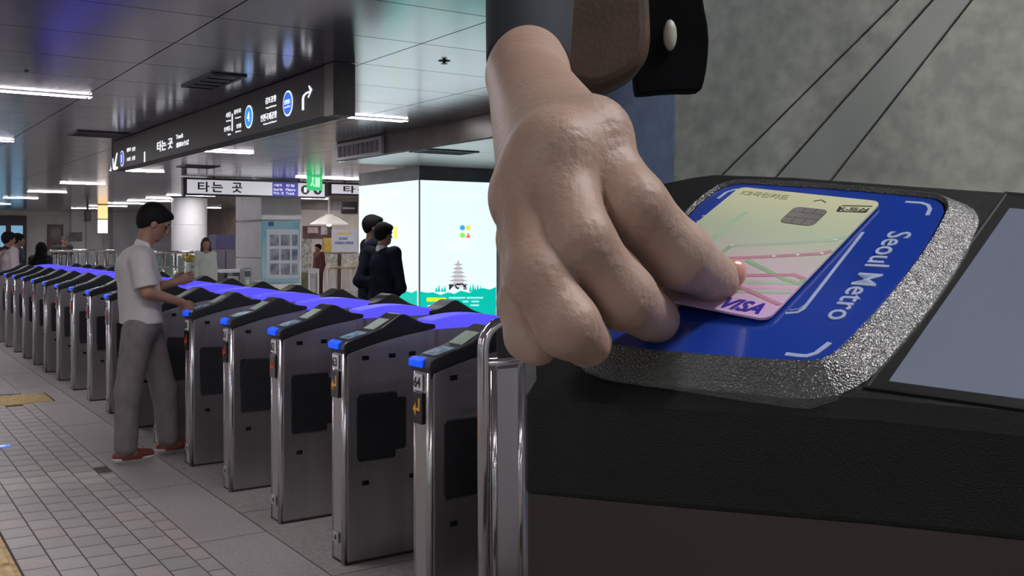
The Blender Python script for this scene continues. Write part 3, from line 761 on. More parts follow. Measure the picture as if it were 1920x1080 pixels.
obj('counter_top', box(v0, v1, 23.3, 23.8, z1q-.05, z1q), mat('counter_wood', (.55, .42, .30), .4, nscale=8, namt=.2), cnt, F)
for x in (.06, .2, .4, .6, .8, .95):
    for uu in (23.35, 23.75): obj('leg', box(v0+(v1-v0)*x-.015, v0+(v1-v0)*x+.015, uu-.015, uu+.015, 0, z1q-.05), m_white, cnt, F)
bn = thing('recycling_bin', 'small bin with yellow label and white frame left of the person in dark red', 'bin', F(*at_px(578, 22.5), 0), TH)
v0, v1, z0, z1q = rect_u(562, 504, 596, 546, 21.5)
for k, mm in enumerate((mat('bin_green', (.16, .18, .10), .5, nscale=9, namt=.3), mat('bin_grey', (.40, .40, .38), .5, nscale=9, namt=.2))):
    w = (v1-v0)/2
    obj('bin_body', box(v0+k*w+.03, v0+(k+1)*w-.03, 21.5, 21.9, .05, z1q-.08), mm, bn, F, bevel=.02)
    obj('bin_label', box(v0+k*w+.08, v0+(k+1)*w-.08, 21.49, 21.5, .12, .32), mat('board_yellow', (.72, .56, .12)), bn, F)
obj('frame', join(*[box(v0+k*(v1-v0)/2-.02, v0+k*(v1-v0)/2+.02, 21.48, 21.92, 0, z1q) for k in range(3)]), m_white, bn, F)
# pendant lamp
v, u = at_px(617, 24.0); r = 36/FPX*24
zb = EYE+(CY-421)/FPX*24
t = thing('pendant_lamp', 'wide white cone pendant lamp in front of the kiosk', 'lamp', F(v, u, zb), TH)
fr = lambda x, y, z: F(v+x, u+y, zb+z)
obj('shade', lathe([(r, 0), (r*.98, .02), (r*.45, .17), (r*.22, .22), (r*.20, .25)], 28), mat('lamp_white', (.78, .74, .70), .35, emit=(1, .93, .85), es=.35, nscale=5, namt=.04), t, fr, smooth=True)
obj('rod', cyl((0, 0, .24), (0, 0, CEIL-zb), .025, n=8), m_white, t, fr)
obj('bulb', lathe([(.01, -.05), (.06, -.02), (.06, .03), (.03, .06)], 14), emi('bulb_warm', (1, .93, .85), 6), t, fr)
# purple cabinet, desk, post
v0, v1, z0, z1q = rect_u(405, 440, 441, 504, 21.2)
t = thing('purple_cabinet', 'tall cabinet with purple upper half beside the square column', 'cabinet', F((v0+v1)/2, 21.2, 0), TH)
zm = onu(420, 467, 21.2)[2]
obj('upper_case', box(v0, v1, 21.2, 21.7, zm, z1q), mat('purple_case', (.115, .10, .24), .4, nscale=3, namt=.15), t, F, bevel=.01)
obj('lower_case', box(v0, v1, 21.2, 21.7, .0, zm-.01), mat('grey_purple_case', (.19, .18, .23), .4, nscale=3, namt=.15), t, F, bevel=.01)
obj('door_gap', box((v0+v1)/2-.008, (v0+v1)/2+.008, 21.19, 21.2, .05, zm-.04), m_black, t, F)
v0, v1, z0, z1q = rect_u(418, 506, 456, 550, 18.5)
t = thing('service_desk', 'white framed service desk in front of the purple cabinet', 'desk', F((v0+v1)/2, 18.5, 0), TH)
obj('desk_top', box(v0-.04, v1+.04, 18.4, 18.95, z1q-.05, z1q), m_white, t, F)
obj('front_panel', box(v0+.08, v1-.08, 18.5, 18.53, .05, z1q-.12), mat('desk_grey', (.62, .62, .63), .4, nscale=6, namt=.2), t, F)
for k in (0, 1): obj('side_panel', box((v0, v1-.06)[k], (v0+.06, v1)[k], 18.42, 18.93, 0, z1q-.05), m_dark, t, F)
v0, v1, z0, z1q = rect_u(456, 502, 472, 550, 17.5)
t = thing('validator_post', 'grey metal validator post standing before the square column', 'post', F((v0+v1)/2, 17.5, 0), TH)
obj('post_body', box(v0, v1, 17.5, 17.7, 0, z1q), mat('post_grey', (.30, .30, .31), .35, .6, nscale=6, namt=.1), t, F, bevel=.02)
obj('post_screen', box(v0+.03, v1-.03, 17.49, 17.5, z1q-.16, z1q-.06), m_blackg, t, F)
obj('post_slot', box(v0+.05, v1-.05, 17.49, 17.5, z1q-.30, z1q-.22), m_print_w, t, F)
# railings with glass
def railing(u, px0, px1, py0, label, glass, nb):
    v0 = onu(px0, 480, u)[0]; v1 = onu(px1, 480, u)[0]; zt = onu((px0+px1)/2, py0, u)[2]
    t = thing('barrier_railing', label, 'railing', F((v0+v1)/2, u, 0), TH)
    obj('top_rail', tube([(v0, u, zt), (v1, u, zt)], .035, 8), m_chrome, t, F, smooth=True)
    obj('low_rail', tube([(v0, u, zt-.35), (v1, u, zt-.35)], .025, 8), m_chrome, t, F, smooth=True)
    for k in range(nb+1):
        vv = v0+(v1-v0)*k/nb
        obj('post', cyl((vv, u, 0), (vv, u, zt), .03, n=8), m_chrome, t, F, smooth=True)
        if k < nb: obj('glass_pane', box(vv+.06, vv+(v1-v0)/nb-.06, u-.008, u+.008, .1, zt-.08), glass, t, F)
m_gl = mat('rail_glass', (.42, .44, .44), .1, nscale=3, namt=.12, alpha=.8)
m_gl2 = mat('rail_glass_green', (.30, .44, .39), .1, nscale=3, namt=.2, alpha=.85)
railing(24, 93, 216, 470, 'steel and glass barrier railing at the far left beyond the gates', m_gl, 7)
railing(24, 285, 372, 473, 'green glass barrier railing behind the man in the white shirt', m_gl2, 4)
# flower vase
v, u = at_px(353, 22.0); zb = EYE+(CY-512)/FPX*22
t = thing('flower_vase', 'white vase of yellow flowers on a low stand by the green glass railing', 'vase', F(v, u, 0), TH)
fr = lambda x, y, z: F(v+x, u+y, z)
obj('stand', lathe([(.16, 0), (.16, .03), (.05, .06), (.05, zb-.05), (.16, zb-.02), (.16, zb)], 16), m_gl2, t, fr)
obj('vase', lathe([(.05, zb), (.07, zb+.1), (.05, zb+.2), (.065, zb+.24)], 16), mat('vase_white', (.75, .75, .72), .3, nscale=8, namt=.1), t, fr, smooth=True)
rf = random.Random(5)
for k in range(9):
    a = k*2.4; rr_ = .03+.10*rf.random(); zz = zb+.26+.14*rf.random()
    st = obj('flower_stem', tube([(0, 0, zb+.18), (rr_*.5*math.cos(a), rr_*.5*math.sin(a), zb+.24), (rr_*math.cos(a), rr_*math.sin(a), zz)], .006, 5), mat('stem_green', (.10, .16, .05), .6, nscale=9, namt=.2), t, fr)
    obj('flower_head', shift(lathe([(.01, -.03), (.05, 0), (.04, .03), (.01, .035)], 8), rr_*math.cos(a), rr_*math.sin(a), zz), mat('flower_yellow', (.62, .48, .06), .5, nscale=20, namt=.35), t, fr)
# blue floor marker at the left edge
v, u, z = onz(2, 838, 0)
t = thing('floor_marker', 'small blue and white floor marker at the left edge on the tiles', 'floor marker', F(v, u, 0), TH)
obj('marker_plate', box(v-.05, v+.06, u-.05, u+.05, 0, .006), emi('marker_blue', (.10, .28, .80), .6), t, F)
obj('marker_arrow', prism([(v-.03, u-.02), (v+.03, u), (v-.03, u+.02)], .006, .009, 'z'), e_sign_w, t, F)

# ================================================================== PEOPLE
m_skin = mat('skin', (.30, .165, .11), .5, nscale=30, namt=.08)
m_hair = mat('hair_black', (.007, .006, .007), .75, nscale=60, namt=.3, bump=.3, bscale=250, spec=.2)
m_white_sole = mat('shoe_sole', (.58, .55, .50), .5, nscale=30, namt=.08)
def N(v): v = np.array(v, float); return v/np.linalg.norm(v)
def template(base, fwd, h, slim=1.0):
    f = N((*fwd, 0)); l = np.array((-f[1], f[0], 0)); up = np.array((0, 0, 1.)); b = np.array(base, float)
    P = lambda s, a, z: b+l*s*h*slim+f*a*h+up*z*h
    J = dict(f=f, l=l, pelvis=P(0, 0, .53), waist=P(0, 0, .62), chest=P(0, .005, .735), neck=P(0, 0, .835), head=P(0, .018, .925), hf=f, hu=up)
    for s, k in ((1, 'L'), (-1, 'R')):
        J['sh'+k] = P(s*.112, 0, .81); J['el'+k] = P(s*.145, -.01, .63); J['wr'+k] = P(s*.145, .03, .49); J['hd'+k] = P(s*.14, .04, .43)
        J['hp'+k] = P(s*.052, 0, .52); J['kn'+k] = P(s*.056, .012, .285); J['an'+k] = P(s*.056, 0, .045); J['to'+k] = P(s*.065, .10, .018)
    return J
def hand_sdf(w, d, palm_n, curl=.25, s=1.0):
    d = N(d); n = N(np.array(palm_n)-d*np.dot(palm_n, d)); x = np.cross(d, n)
    fs = [s_cap(w, w+d*.075*s, .026*s, .034*s, (n, 1.8))]
    fing = []
    for i, (o, L) in enumerate(((-.030, .062), (-.010, .072), (.010, .068), (.029, .052))):
        a = w+d*.075*s+x*o*s; m1 = a+(d*math.cos(curl)+n*math.sin(curl))*L*.5*s; m2 = m1+(d*math.cos(2.6*curl)+n*math.sin(2.6*curl))*L*.5*s
        fing.append(s_union([s_cap(a-d*.02*s, m1, .0105*s, .009*s), s_cap(m1, m2, .009*s, .0075*s)], .004))
    th = w+d*.02*s-x*.025*s
    fing.append(s_union([s_cap(th, th+(d*.7-x*.6+n*.3)*.04*s, .013*s, .011*s), s_cap(th+(d*.7-x*.6+n*.3)*.04*s, th+(d*.7-x*.6+n*.3)*.04*s+(d*.95+n*.3)*.032*s, .011*s, .008*s)], .004))
    return s_union(fs+[s_min(fing)], .010)
def figure(label, base, fwd, h, over={}, top=(.3, .3, .3), sleeve='long', hem=None, bottom=(.05, .05, .06), shoe=(.02, .02, .02), sole=True, hair='short', skin=None, voxel=.012, hands=True, face=False, face_dir=None, puff=0.0, name='person', collar=None, skirt=False, hairm=None, topm=None, botm=None, cat='person', slim=1.0):
    s = h/1.72
    J = template(base, fwd, h, slim); J.update({k: np.array(v, float) for k, v in over.items()})
    t = thing(name, label, cat, tuple(base))
    sk = skin or m_skin
    f, l = J['f'], J['l']; hf = N(J['hf']); hu = N(J['hu']-hf*np.dot(J['hu'], hf)); hl = np.cross(hu, hf)
    H = J['head']; R = np.stack([hf, hl, hu])
    # continuous body
    neckp = [s_cap(J['neck']-np.array((0, 0, .03*s)), H-hu*.05*s-hf*.012*s, .058*s, .052*s)]
    headp = [s_ell(H+hu*.022*s-hf*.008*s, R, np.array((.098, .077, .098))*s), s_ell(H-hu*.048*s+hf*.022*s, R, np.array((.068, .058, .062))*s), s_ell(H-hu*.09*s+hf*.055*s, R, np.array((.028, .03, .022))*s)]
    nose = [s_cap(H+hf*.088*s+hu*.005*s, H+hf*.112*s-hu*.028*s, .008*s, .014*s)]
    lips = [s_ell(H+hf*.082*s-hu*.062*s, R, np.array((.016, .024, .012))*s)]
    ears = [s_ell(H+hl*k*.076*s-hf*.008*s-hu*.012*s, R, np.array((.020, .009, .032))*s) for k in (-1, 1)]
    brow = [s_cap(H+hf*.084*s+hu*.018*s-hl*.04*s, H+hf*.084*s+hu*.018*s+hl*.04*s, .010*s, .010*s)]
    HD = s_union([s_union(headp, .03*s), s_union(nose, .01), *lips, *brow, *ears], .012*s)
    tor = [s_cap(J['pelvis'], J['waist'], .115*s, .105*s, (f, 1.3)), s_cap(J['waist'], J['chest'], .105*s, .12*s, (f, 1.3)), s_cap(J['chest'], J['neck']-np.array((0, 0, .05*s)), .11*s, .06*s, (f, 1.2))]
    arms = []
    for k in 'LR':
        arms += [s_cap(J['neck']-np.array((0, 0, .045*s)), J['sh'+k], .05*s, .052*s), s_cap(J['sh'+k], J['el'+k], .050*s, .040*s), s_cap(J['el'+k], J['wr'+k], .041*s, .027*s)]
    legs = []
    for k in 'LR':
        legs += [s_cap(J['hp'+k], J['kn'+k], .080*s, .052*s), s_cap(J['kn'+k], J['an'+k], .052*s, .036*s), s_cap(J['an'+k]-np.array((0, 0, .01)), J['to'+k]+(J['an'+k]-J['to'+k])*.3, .034*s, .028*s)]
    body = [HD, s_union(neckp+tor+arms, .03*s), s_union(legs+[tor[0]], .03*s)]
    if hands:
        for k in 'LR':
            d = J['hd'+k]-J['wr'+k]; body.append(hand_sdf(J['wr'+k], d, over.get('pn'+k, l*(-1 if k == 'L' else 1)), s=s))
    sdf_obj('body', s_union(body, .012*s), voxel, sk, t)
    # trousers or skirt
    tr = []
    g = .016*s+puff
    for k in 'LR':
        a = J['an'+k]+np.array((0, 0, .035*s))
        mk = J['kn'+k]
        tr += [s_cap(J['hp'+k], mk, (.092+.0)*s+g*.4, .070*s+g*.5), s_cap(mk, a, .070*s+g*.5, .060*s+g*.5)]
    hips = s_cap(J['pelvis']+np.array((0, 0, -.01)), J['waist'], .132*s+g*.5, .122*s+g*.4, (f, 1.28))
    if skirt: tr = [s_cap(J['pelvis'], (J['knL']+J['knR'])/2-np.array((0, 0, .1)), .15*s, .22*s)]
    bm = botm or mat('trousers_%d' % int(sum(bottom)*9999), bottom, .75, nscale=14, namt=.10, bump=.25, bscale=60)
    T = s_union([hips]+tr, .035*s) if not skirt else s_union([hips]+tr, .05)
    zc = base[2]+.052*s
    T = s_cut(T, [((0, 0, J['waist'][2]+.02*s), (0, 0, 1)), ((0, 0, zc), (0, 0, -1))])
    sdf_obj('trousers' if not skirt else 'skirt', T, voxel, bm, t)
    # top
    tm = topm or mat('top_%d' % int(sum(c*(i+1) for i, c in enumerate(top))*9999), top, .75, nscale=10, namt=.06, bump=.25, bscale=40)
    zh = hem if hem is not None else J['pelvis'][2]-.04*s
    gp = .026*s+puff
    tt = [s_cap(J['pelvis']-np.array((0, 0, .08)), J['waist'], .135*s+gp, .122*s+gp, (f, 1.22)), s_cap(J['waist'], J['chest'], .122*s+gp, .128*s+gp, (f, 1.22)), s_cap(J['chest'], J['neck']-np.array((0, 0, .055*s)), .115*s+gp, .075*s, (f, 1.15))]
    sl = []
    for k in 'LR':
        sl += [s_cap(J['neck']-np.array((0, 0, .05*s)), J['sh'+k], .060*s, .070*s)]
        if sleeve == 'long': sl += [s_cap(J['sh'+k], J['el'+k], .068*s+puff, .056*s+puff), s_cap(J['el'+k], J['wr'+k], .056*s+puff, .042*s+puff)]
        else: sl += [s_cut(s_cap(J['sh'+k], J['el'+k], .070*s, .074*s), [(J['sh'+k]+(J['el'+k]-J['sh'+k])*.86, N(J['el'+k]-J['sh'+k]))])]
    TT = s_cut(s_union(tt+sl, .03*s), [((0, 0, zh), (0, 0, -1))])
    neck_hole = s_cap(J['neck']-np.array((0, 0, .02*s))-hf*.0, H, .060*s, .05*s)
    TT = s_sub(TT, neck_hole)
    sdf_obj('shirt' if sleeve == 'short' else 'jacket', TT, voxel, tm, t)
    if collar is not None:
        cn = J['neck']-np.array((0, 0, .012*s))
        C = s_cut(s_cap(cn-np.array((0, 0, .02)), cn+(H-cn)*.22, .070*s, .064*s), [(cn+(H-cn)*.25, N(H-cn))])
        sdf_obj('collar', s_sub(C, s_cap(cn-np.array((0, 0, .06)), H, .060*s, .056*s)), voxel*.8, collar, t)
    # shoes
    for k in 'LR':
        a, b = J['an'+k], J['to'+k]
        d = N((b-a)*np.array((1, 1, 0))); a0 = np.array((a[0], a[1], a[2])); 
        heel = a0-d*.045*s; toe = a0+d*.175*s
        zf = max(base[2], a[2]-.045*s*1.2)
        gh = np.array((0, 0, zf+.030*s-a[2])); 
        S = s_union([s_cap(heel+gh, a0+d*.06*s+gh, .040*s, .044*s), s_cap(a0+d*.06*s+gh, toe+gh-d*.03*s, .044*s, .034*s), s_cap(a0-d*.01, a0-d*.005+gh, .046*s, .048*s)], .02)
        S = s_cut(S, [((0, 0, zf+.008*s), (0, 0, -1)), (a0+np.array((0, 0, .035*s)), (0, 0, 1))])
        so = sdf_obj('shoe', S, min(voxel, .008), mat('shoe_%d' % int(shoe[0]*9999), shoe, .45, nscale=20, namt=.15), t)
        if sole:
            Q = s_cut(s_cap(heel+gh+d*.002, toe+gh-d*.03*s, .046*s, .040*s), [((0, 0, zf+.024*s), (0, 0, 1)), ((0, 0, zf), (0, 0, -1))])
            sdf_obj('sole', Q, .006, m_white_sole, so)
    # hair
    hm = hairm or m_hair
    E1 = s_ell(H+hu*.036*s-hf*.014*s, R, np.array((.108, .088, .104))*s)
    if hair == 'short':
        E1 = s_union([E1, s_ell(H+hu*.075*s+hf*.052*s, R, np.array((.060, .070, .042))*s), s_ell(H+hu*.0*s-hf*.055*s, R, np.array((.052, .070, .075))*s)], .02*s)
        E1 = s_cut(E1, [(H+hf*.072*s+hu*.040*s, N(hf*.62-hu*.78)), (H-hu*.062*s, N(-hu*.9+hf*.45))])
    elif hair == 'cap':
        E1 = s_union([s_cut(E1, [(H+hu*.03*s, -hu)]), s_cut(s_ell(H+hu*.04*s+hf*.10*s, R, np.array((.09, .07, .012))*s), [])], .01)
    elif hair == 'long':
        back = [s_cap(H-hf*.05*s+hu*.02*s, J['neck']-f*.07*s-np.array((0, 0, .04*s)), .075*s, .07*s), s_cap(J['neck']-f*.07*s, J['chest']-f*.10*s, .075*s, .06*s)]
        side = [s_cap(H+hl*kk*.066*s+hu*.01*s-hf*.01, J['neck']+l*kk*.085*s-np.array((0, 0, .1*s)), .032*s, .03*s) for kk in (-1, 1)]
        E1 = s_union([s_cut(E1, [(H+hf*.062*s+hu*.045*s, N(hf*.75-hu*.66))])]+back+side, .03)
    elif hair == 'veil':
        E1 = s_union([s_ell(H+hu*.02*s-hf*.01, R, np.array((.112, .098, .122))*s), s_cap(H-hu*.05*s, J['neck']-np.array((0, 0, .16*s)), .10*s, .20*s), s_cap(J['neck']-np.array((0, 0, .16*s)), J['waist'], .20*s, .25*s)], .05)
    sdf_obj('hair' if hair != 'cap' else 'cap', E1, min(voxel, .009), hm, t)
    if face:
        for kk in (-1, 1):
            ce = H+hf*.083*s+hl*kk*.032*s+hu*.0*s
            e = sdf_obj('eye', s_ell(ce, R, np.array((.012, .016, .009))*s), .003, mat('eye_dark', (.03, .02, .02), .2, nscale=40, namt=.3), t)
            sdf_obj('eyebrow', s_ell(ce+hu*.024*s+hf*.006*s, R, np.array((.009, .024, .005))*s), .003, m_hair, t)
        sdf_obj('mouth', s_ell(H+hf*.094*s-hu*.062*s, R, np.array((.006, .020, .005))*s), .003, mat('lips', (.24, .10, .08), .5, nscale=30, namt=.1), t)
    return t, J
def MP(x, y, u): return np.array(F(*onu(x, y, u)))
# man in the white shirt stepping into the gate
V2 = (CT, ST); mu = 6.86; dn = .16
hfw = N((CT, ST, -.42))
over = dict(
    head=MP(287, 418, mu), neck=MP(268, 463, mu), chest=MP(257, 505, mu), waist=MP(262, 560, mu), pelvis=MP(266, 607, mu), hf=hfw, hu=(0, 0, 1),
    shR=MP(263, 488, mu-dn*1.05), elR=MP(276, 548, mu-dn*1.35), wrR=MP(337, 566, mu-dn*1.0), hdR=MP(372, 584, mu-dn*.9),
    shL=MP(262, 480, mu+dn*1.05), elL=MP(290, 540, mu+dn*1.2), wrL=MP(326, 530, mu+dn*.8), hdL=MP(350, 521, mu+dn*.75),
    hpR=MP(258, 622, mu-.085), knR=MP(240, 735, mu-.095), anR=MP(236, 840, mu-.10), toR=MP(290, 850, mu-.10),
    hpL=MP(276, 622, mu+.085), knL=MP(308, 732, mu+.08), anL=MP(316, 836, mu+.06), toL=MP(366, 846, mu+.06))
over['anR'][2] = .075; over['toR'][2] = .03; over['anL'][2] = .075; over['toL'][2] = .03
bm_ = F(*onu(270, 860, mu)[:2], 0)
figure('man in a white short sleeved shirt and grey trousers tapping a card at the gate', (bm_[0], bm_[1], 0), V2, 1.72, over,
       top=(.50, .48, .485), sleeve='short', hem=EYE+(CY-606)/FPX*6.6, bottom=(.155, .14, .142), shoe=(.13, .03, .022), voxel=.007, face=True, collar=mat('collar_white', (.62, .60, .60), .7, nscale=20, namt=.05), puff=.008)
# two men in dark suits beyond the gates
m_suit = mat('suit_navy', (.010, .013, .024), .85, spec=.15, nscale=12, namt=.2, bump=.2, bscale=50)
def base_px(px, Y): return ((px-CX)/FPX*Y, Y, 0)
b1 = base_px(716, 10.2)
f1 = N((.62, .78, 0))[:2]; l1 = np.array((-f1[1], f1[0], 0))
B1 = np.array(b1)
figure('man in a dark navy suit with a white collar, arms folded, nearer of the two', b1, f1, 1.64,
       dict(elL=CP(672, 527, 10.2), wrL=CP(705, 530, 9.95+.25), hdL=CP(722, 527, 10.3), elR=CP(752, 540, 10.1), wrR=CP(735, 560, 10.35), hdR=CP(722, 562, 10.4)),
       topm=m_suit, botm=m_suit, hem=.72, voxel=.011, collar=mat('collar_white', (.62, .60, .60)), sole=False)
b2 = base_px(694, 10.75)
figure('taller man in a dark navy suit half hidden behind the other suited man', b2, N((.9, .3, 0))[:2], 1.73,
       dict(elL=CP(678, 528, 10.9), elR=CP(676, 530, 10.5), wrR=CP(700, 525, 10.5), hdR=CP(712, 520, 10.5)), topm=m_suit, botm=m_suit, hem=.72, voxel=.012, sole=False, hands=False)
# people further away
figure('woman in a long pale green white coat with dark hair, standing by the purple cabinet', base_px(386, 17.0), N((.4, -.9, 0))[:2], 1.50, {}, top=(.50, .53, .48), hem=.35, bottom=(.45, .46, .44), hair='long', voxel=.016, sole=False, hands=False, hairm=mat('hair_brown', (.03, .016, .012), .5, nscale=50, namt=.3), puff=-.008, slim=.72)
figure('person in dark red clothes in front of the kiosk', base_px(598, 24.6), N((-.7, -.6, 0))[:2], 1.36, {}, top=(.075, .014, .018), bottom=(.06, .014, .018), voxel=.018, sole=False, hands=False, puff=.02, slim=.9)
figure('short haired person in a pale pink top with a rucksack at the far left', base_px(13, 14.9), N((.5, .8, 0))[:2], 1.585, {}, top=(.52, .44, .45), sleeve='short', bottom=(.03, .03, .04), voxel=.014, sole=False, hands=False)
figure('person in a dark teal top standing just behind the rucksack wearer', base_px(31, 16.4), N((.7, .6, 0))[:2], 1.57, {}, top=(.05, .07, .08), bottom=(.03, .03, .04), voxel=.016, sole=False, hands=False)
figure('person with long black hair and black clothes near the far end of the gates', base_px(76, 16.5), N((.2, .9, 0))[:2], 1.42, {}, top=(.012, .011, .014), bottom=(.012, .012, .014), hair='veil', voxel=.018, sole=False, hands=False)
figure('person in a dark cap and jacket behind the far glass barrier', base_px(120, 27.0), N((.6, -.6, 0))[:2], 1.56, {}, top=(.035, .035, .04), bottom=(.03, .03, .035), hair='cap', voxel=.02, sole=False, hands=False, hairm=mat('cap_dark', (.03, .03, .032), .7, nscale=20, namt=.2))
# rucksack
bx_, by_, _ = base_px(13, 14.9); fk = N((.5, .8, 0)); lk = np.array((-fk[1], fk[0], 0))
t = thing('rucksack', 'dark navy rucksack on the back of the person at the far left', 'bag', (bx_-fk[0]*.24, by_-fk[1]*.24, .86))
cb = np.array((bx_, by_, 1.08))-fk*.235
m_bag = mat('rucksack_navy', (.022, .02, .032), .7, nscale=15, namt=.25)
sdf_obj('bag_body', s_cap(cb-np.array((0, 0, .12)), cb+np.array((0, 0, .10)), .15, .13, (fk, 1.7)), .014, m_bag, t)
for k in (-1, 1): obj('strap', tube([tuple(cb+lk*k*.09+np.array((0, 0, .18))), tuple(cb+fk*.14+lk*k*.10+np.array((0, 0, .28))), tuple(cb+fk*.36+lk*k*.10+np.array((0, 0, .17))), tuple(cb+fk*.37+lk*k*.11-np.array((0, 0, .05)))], .022, 8), m_bag, t)

# ================================================================== FOREGROUND: READER, CARD AND HAND
O = np.array((0, 0, EYE))
pN = N((-.243, -.359, .901)); pA = np.array((.768, -.638, -.048)); pA = N(pA-pN*np.dot(pA, pN)); pB = np.cross(pN, pA)
cC = np.array((.0804, .3318, -.0017)); cX = N((.755, -.643, -.128)); cN_ = N((-.19, -.40, .896)); cN_ = N(cN_-cX*np.dot(cN_, cX)); cY = np.cross(cN_, cX)
crn = [cC+cX*a*.027+cY*b*.0428 for a in (-1, 1) for b in (-1, 1)]
PD = min(np.dot(pN, c) for c in crn)-.0010
def ray(x, y): return np.array(((x-CX)/FPX, 1.0, (CY-y)/FPX))
def pp(x, y, h=0.0): r = ray(x, y); return O+r*(PD+h)/np.dot(pN, r)
pO = pp(1480, 510)
def p2(x, y, h=0.0): q = pp(x, y, h)-pO; return (float(q@pA), float(q@pB))
def loop3(P2, h): return [tuple(pO+pA*a+pB*b+pN*h) for a, b in P2]
def offset(poly, e):
    n = len(poly); out = []; sg = 1 if area(poly) > 0 else -1
    for i in range(n):
        a, b, c = np.array(poly[i-1]), np.array(poly[i]), np.array(poly[(i+1) % n])
        d1 = (b-a)/(np.linalg.norm(b-a)+1e-9); d2 = (c-b)/(np.linalg.norm(c-b)+1e-9)
        m = d1+d2; m = m/(np.linalg.norm(m)+1e-9); nr = np.array((m[1], -m[0]))*sg
        out.append(tuple(b+nr*e/max(.5, float(np.dot(m, d1)))))
    return out
def smooth_poly(P, it=2):
    P = [np.array(p) for p in P]
    for _ in range(it):
        Q = []
        for i in range(len(P)):
            a, b = P[i], P[(i+1) % len(P)]; Q += [a*.75+b*.25, a*.25+b*.75]
        P = Q
    return [tuple(p) for p in P]
def loft(loops, cap0=True, cap1=True):
    n = len(loops[0]); V = [p for L in loops for p in L]; Fc = []
    for i in range(len(loops)-1):
        for k in range(n): Fc.append((i*n+k, i*n+(k+1) % n, (i+1)*n+(k+1) % n, (i+1)*n+k))
    if cap0: Fc.append(tuple(range(n))[::-1])
    if cap1: Fc.append(tuple(range((len(loops)-1)*n, len(loops)*n)))
    return V, Fc
def ccw(P): return P if area(P) > 0 else P[::-1]
def sparkle(name, c, rough, strength, scale, dist=.0006, spec=.5):
    m = mat(name, c, rough, nscale=60, namt=.15, spec=spec); nt = m.node_tree; b = nt.nodes['Principled BSDF']
    tc = nt.nodes.new('ShaderNodeTexCoord'); n = nt.nodes.new('ShaderNodeTexNoise'); n.inputs['Scale'].default_value = scale; n.inputs['Detail'].default_value = 1
    nt.links.new(tc.outputs['Object'], n.inputs['Vector']); bp = nt.nodes.new('ShaderNodeBump'); bp.inputs['Strength'].default_value = strength; bp.inputs['Distance'].default_value = dist
    nt.links.new(n.outputs['Fac'], bp.inputs['Height']); nt.links.new(bp.outputs['Normal'], b.inputs['Normal']); return m
m_cover = sparkle('grained_black_cover', (.006, .007, .0065), .5, .6, 2200, .0004, .28)
m_rim = sparkle('sparkling_rim', (.05, .058, .052), .2, .9, 1700, .0005, 1.0)
m_blue = mat('reader_blue', (.012, .050, .36), .16, nscale=12, namt=.10, coat=.3)
m_pmark = mat('reader_mark', (.42, .52, .72), .35, nscale=30, namt=.05)
m_low = mat('dark_bronze_steel', (.06, .052, .046), .45, .6, nscale=4, namt=.12)

HB = -.0055
top_px = [(985, 400), (1060, 372), (1150, 352), (1245, 337), (1300, 326), (1345, 320), (1500, 325), (1700, 339), (1920, 353), (2250, 376), (2420, 640), (2250, 830), (1920, 790), (1640, 762), (1240, 742), (985, 724)]
T2 = ccw([p2(x, y, HB) for x, y in top_px])
Ttop = loop3(T2, HB)
def botz(p):
    x = CX+FPX*p[0]/p[1]; yb = 925+.099*(x-960); return EYE+(CY-yb)/FPX*p[1]
# front boundary decides the lower edge of the cover
fr_pts = [pp(x, y, HB) for x, y in ((985, 724), (1240, 742), (1640, 762), (1920, 790), (2250, 830))]
fa = np.array([float((q-pO)@pA) for q in fr_pts]); fz = np.array([botz(q) for q in fr_pts])
kz = np.polyfit(fa, fz, 1)
bot = [(p[0], p[1], float(np.polyval(kz, (np.array(p)-pO)@pA))) for p in Ttop]
cen = np.mean(np.array(Ttop), 0)
gt = thing('close_fare_gate', 'black topped fare gate close to the camera with a blue card reader and screen', 'fare gate', (float(cen[0]), float(cen[1]), 0.0))
rnd = [tuple(np.array(p)*.985+cen*.015-np.array((0, 0, .0))) for p in Ttop]
mid = [(p[0], p[1], p[2]-.0035) for p in Ttop]
obj('top_cover', loft([bot, mid, [tuple(pO+pA*a+pB*b+pN*HB) for a, b in offset(T2, -.0035)]]), m_cover, gt, bevel=.0025, seg=3)
low = []
for p, q in zip(offset([(p[0], p[1]) for p in bot], -.0008), bot): low.append((p[0], p[1], q[2]+.002))
obj('lower_body', loft([[(p[0], p[1], 0) for p in low], low]), m_low, gt)
# reader pad and its raised rim
pad_px = [(1372, 346), (1400, 344), (1560, 354), (1745, 371), (1764, 378), (1771, 390), (1767, 404), (1736, 462), (1669, 551), (1612, 614), (1575, 652), (1556, 668), (1528, 680), (1480, 678), (1250, 661), (1170, 652), (1135, 640), (1128, 622), (1150, 580), (1296, 396), (1345, 356)]
K2 = smooth_poly(ccw([p2(x, y) for x, y in pad_px]), 1)
m_edge = mat('rim_edge_dark', (.010, .011, .011), .4, nscale=30, namt=.2)
rim = obj('reader_rim', loft([loop3(offset(K2, .0106), HB-.002), loop3(offset(K2, .0101), HB+.0008), loop3(offset(K2, .0020), .0012), loop3(offset(K2, .0014), .0014), loop3(offset(K2, .0006), -.0002)], True, False), m_rim, gt)
pad = obj('reader_pad', loft([loop3(offset(K2, .0008), -.006), loop3(K2, 0.0)]), m_blue, gt, bevel=.0004)
def ribbon(P, w, closed=False):
    P = [np.array(p, float) for p in P]; L, R = [], []
    for i, p in enumerate(P):
        d = P[min(i+1, len(P)-1)]-P[max(i-1, 0)]; d = d/(np.linalg.norm(d)+1e-12); n = np.array((-d[1], d[0]))*w/2
        L.append(tuple(p+n)); R.append(tuple(p-n))
    return L+R[::-1]
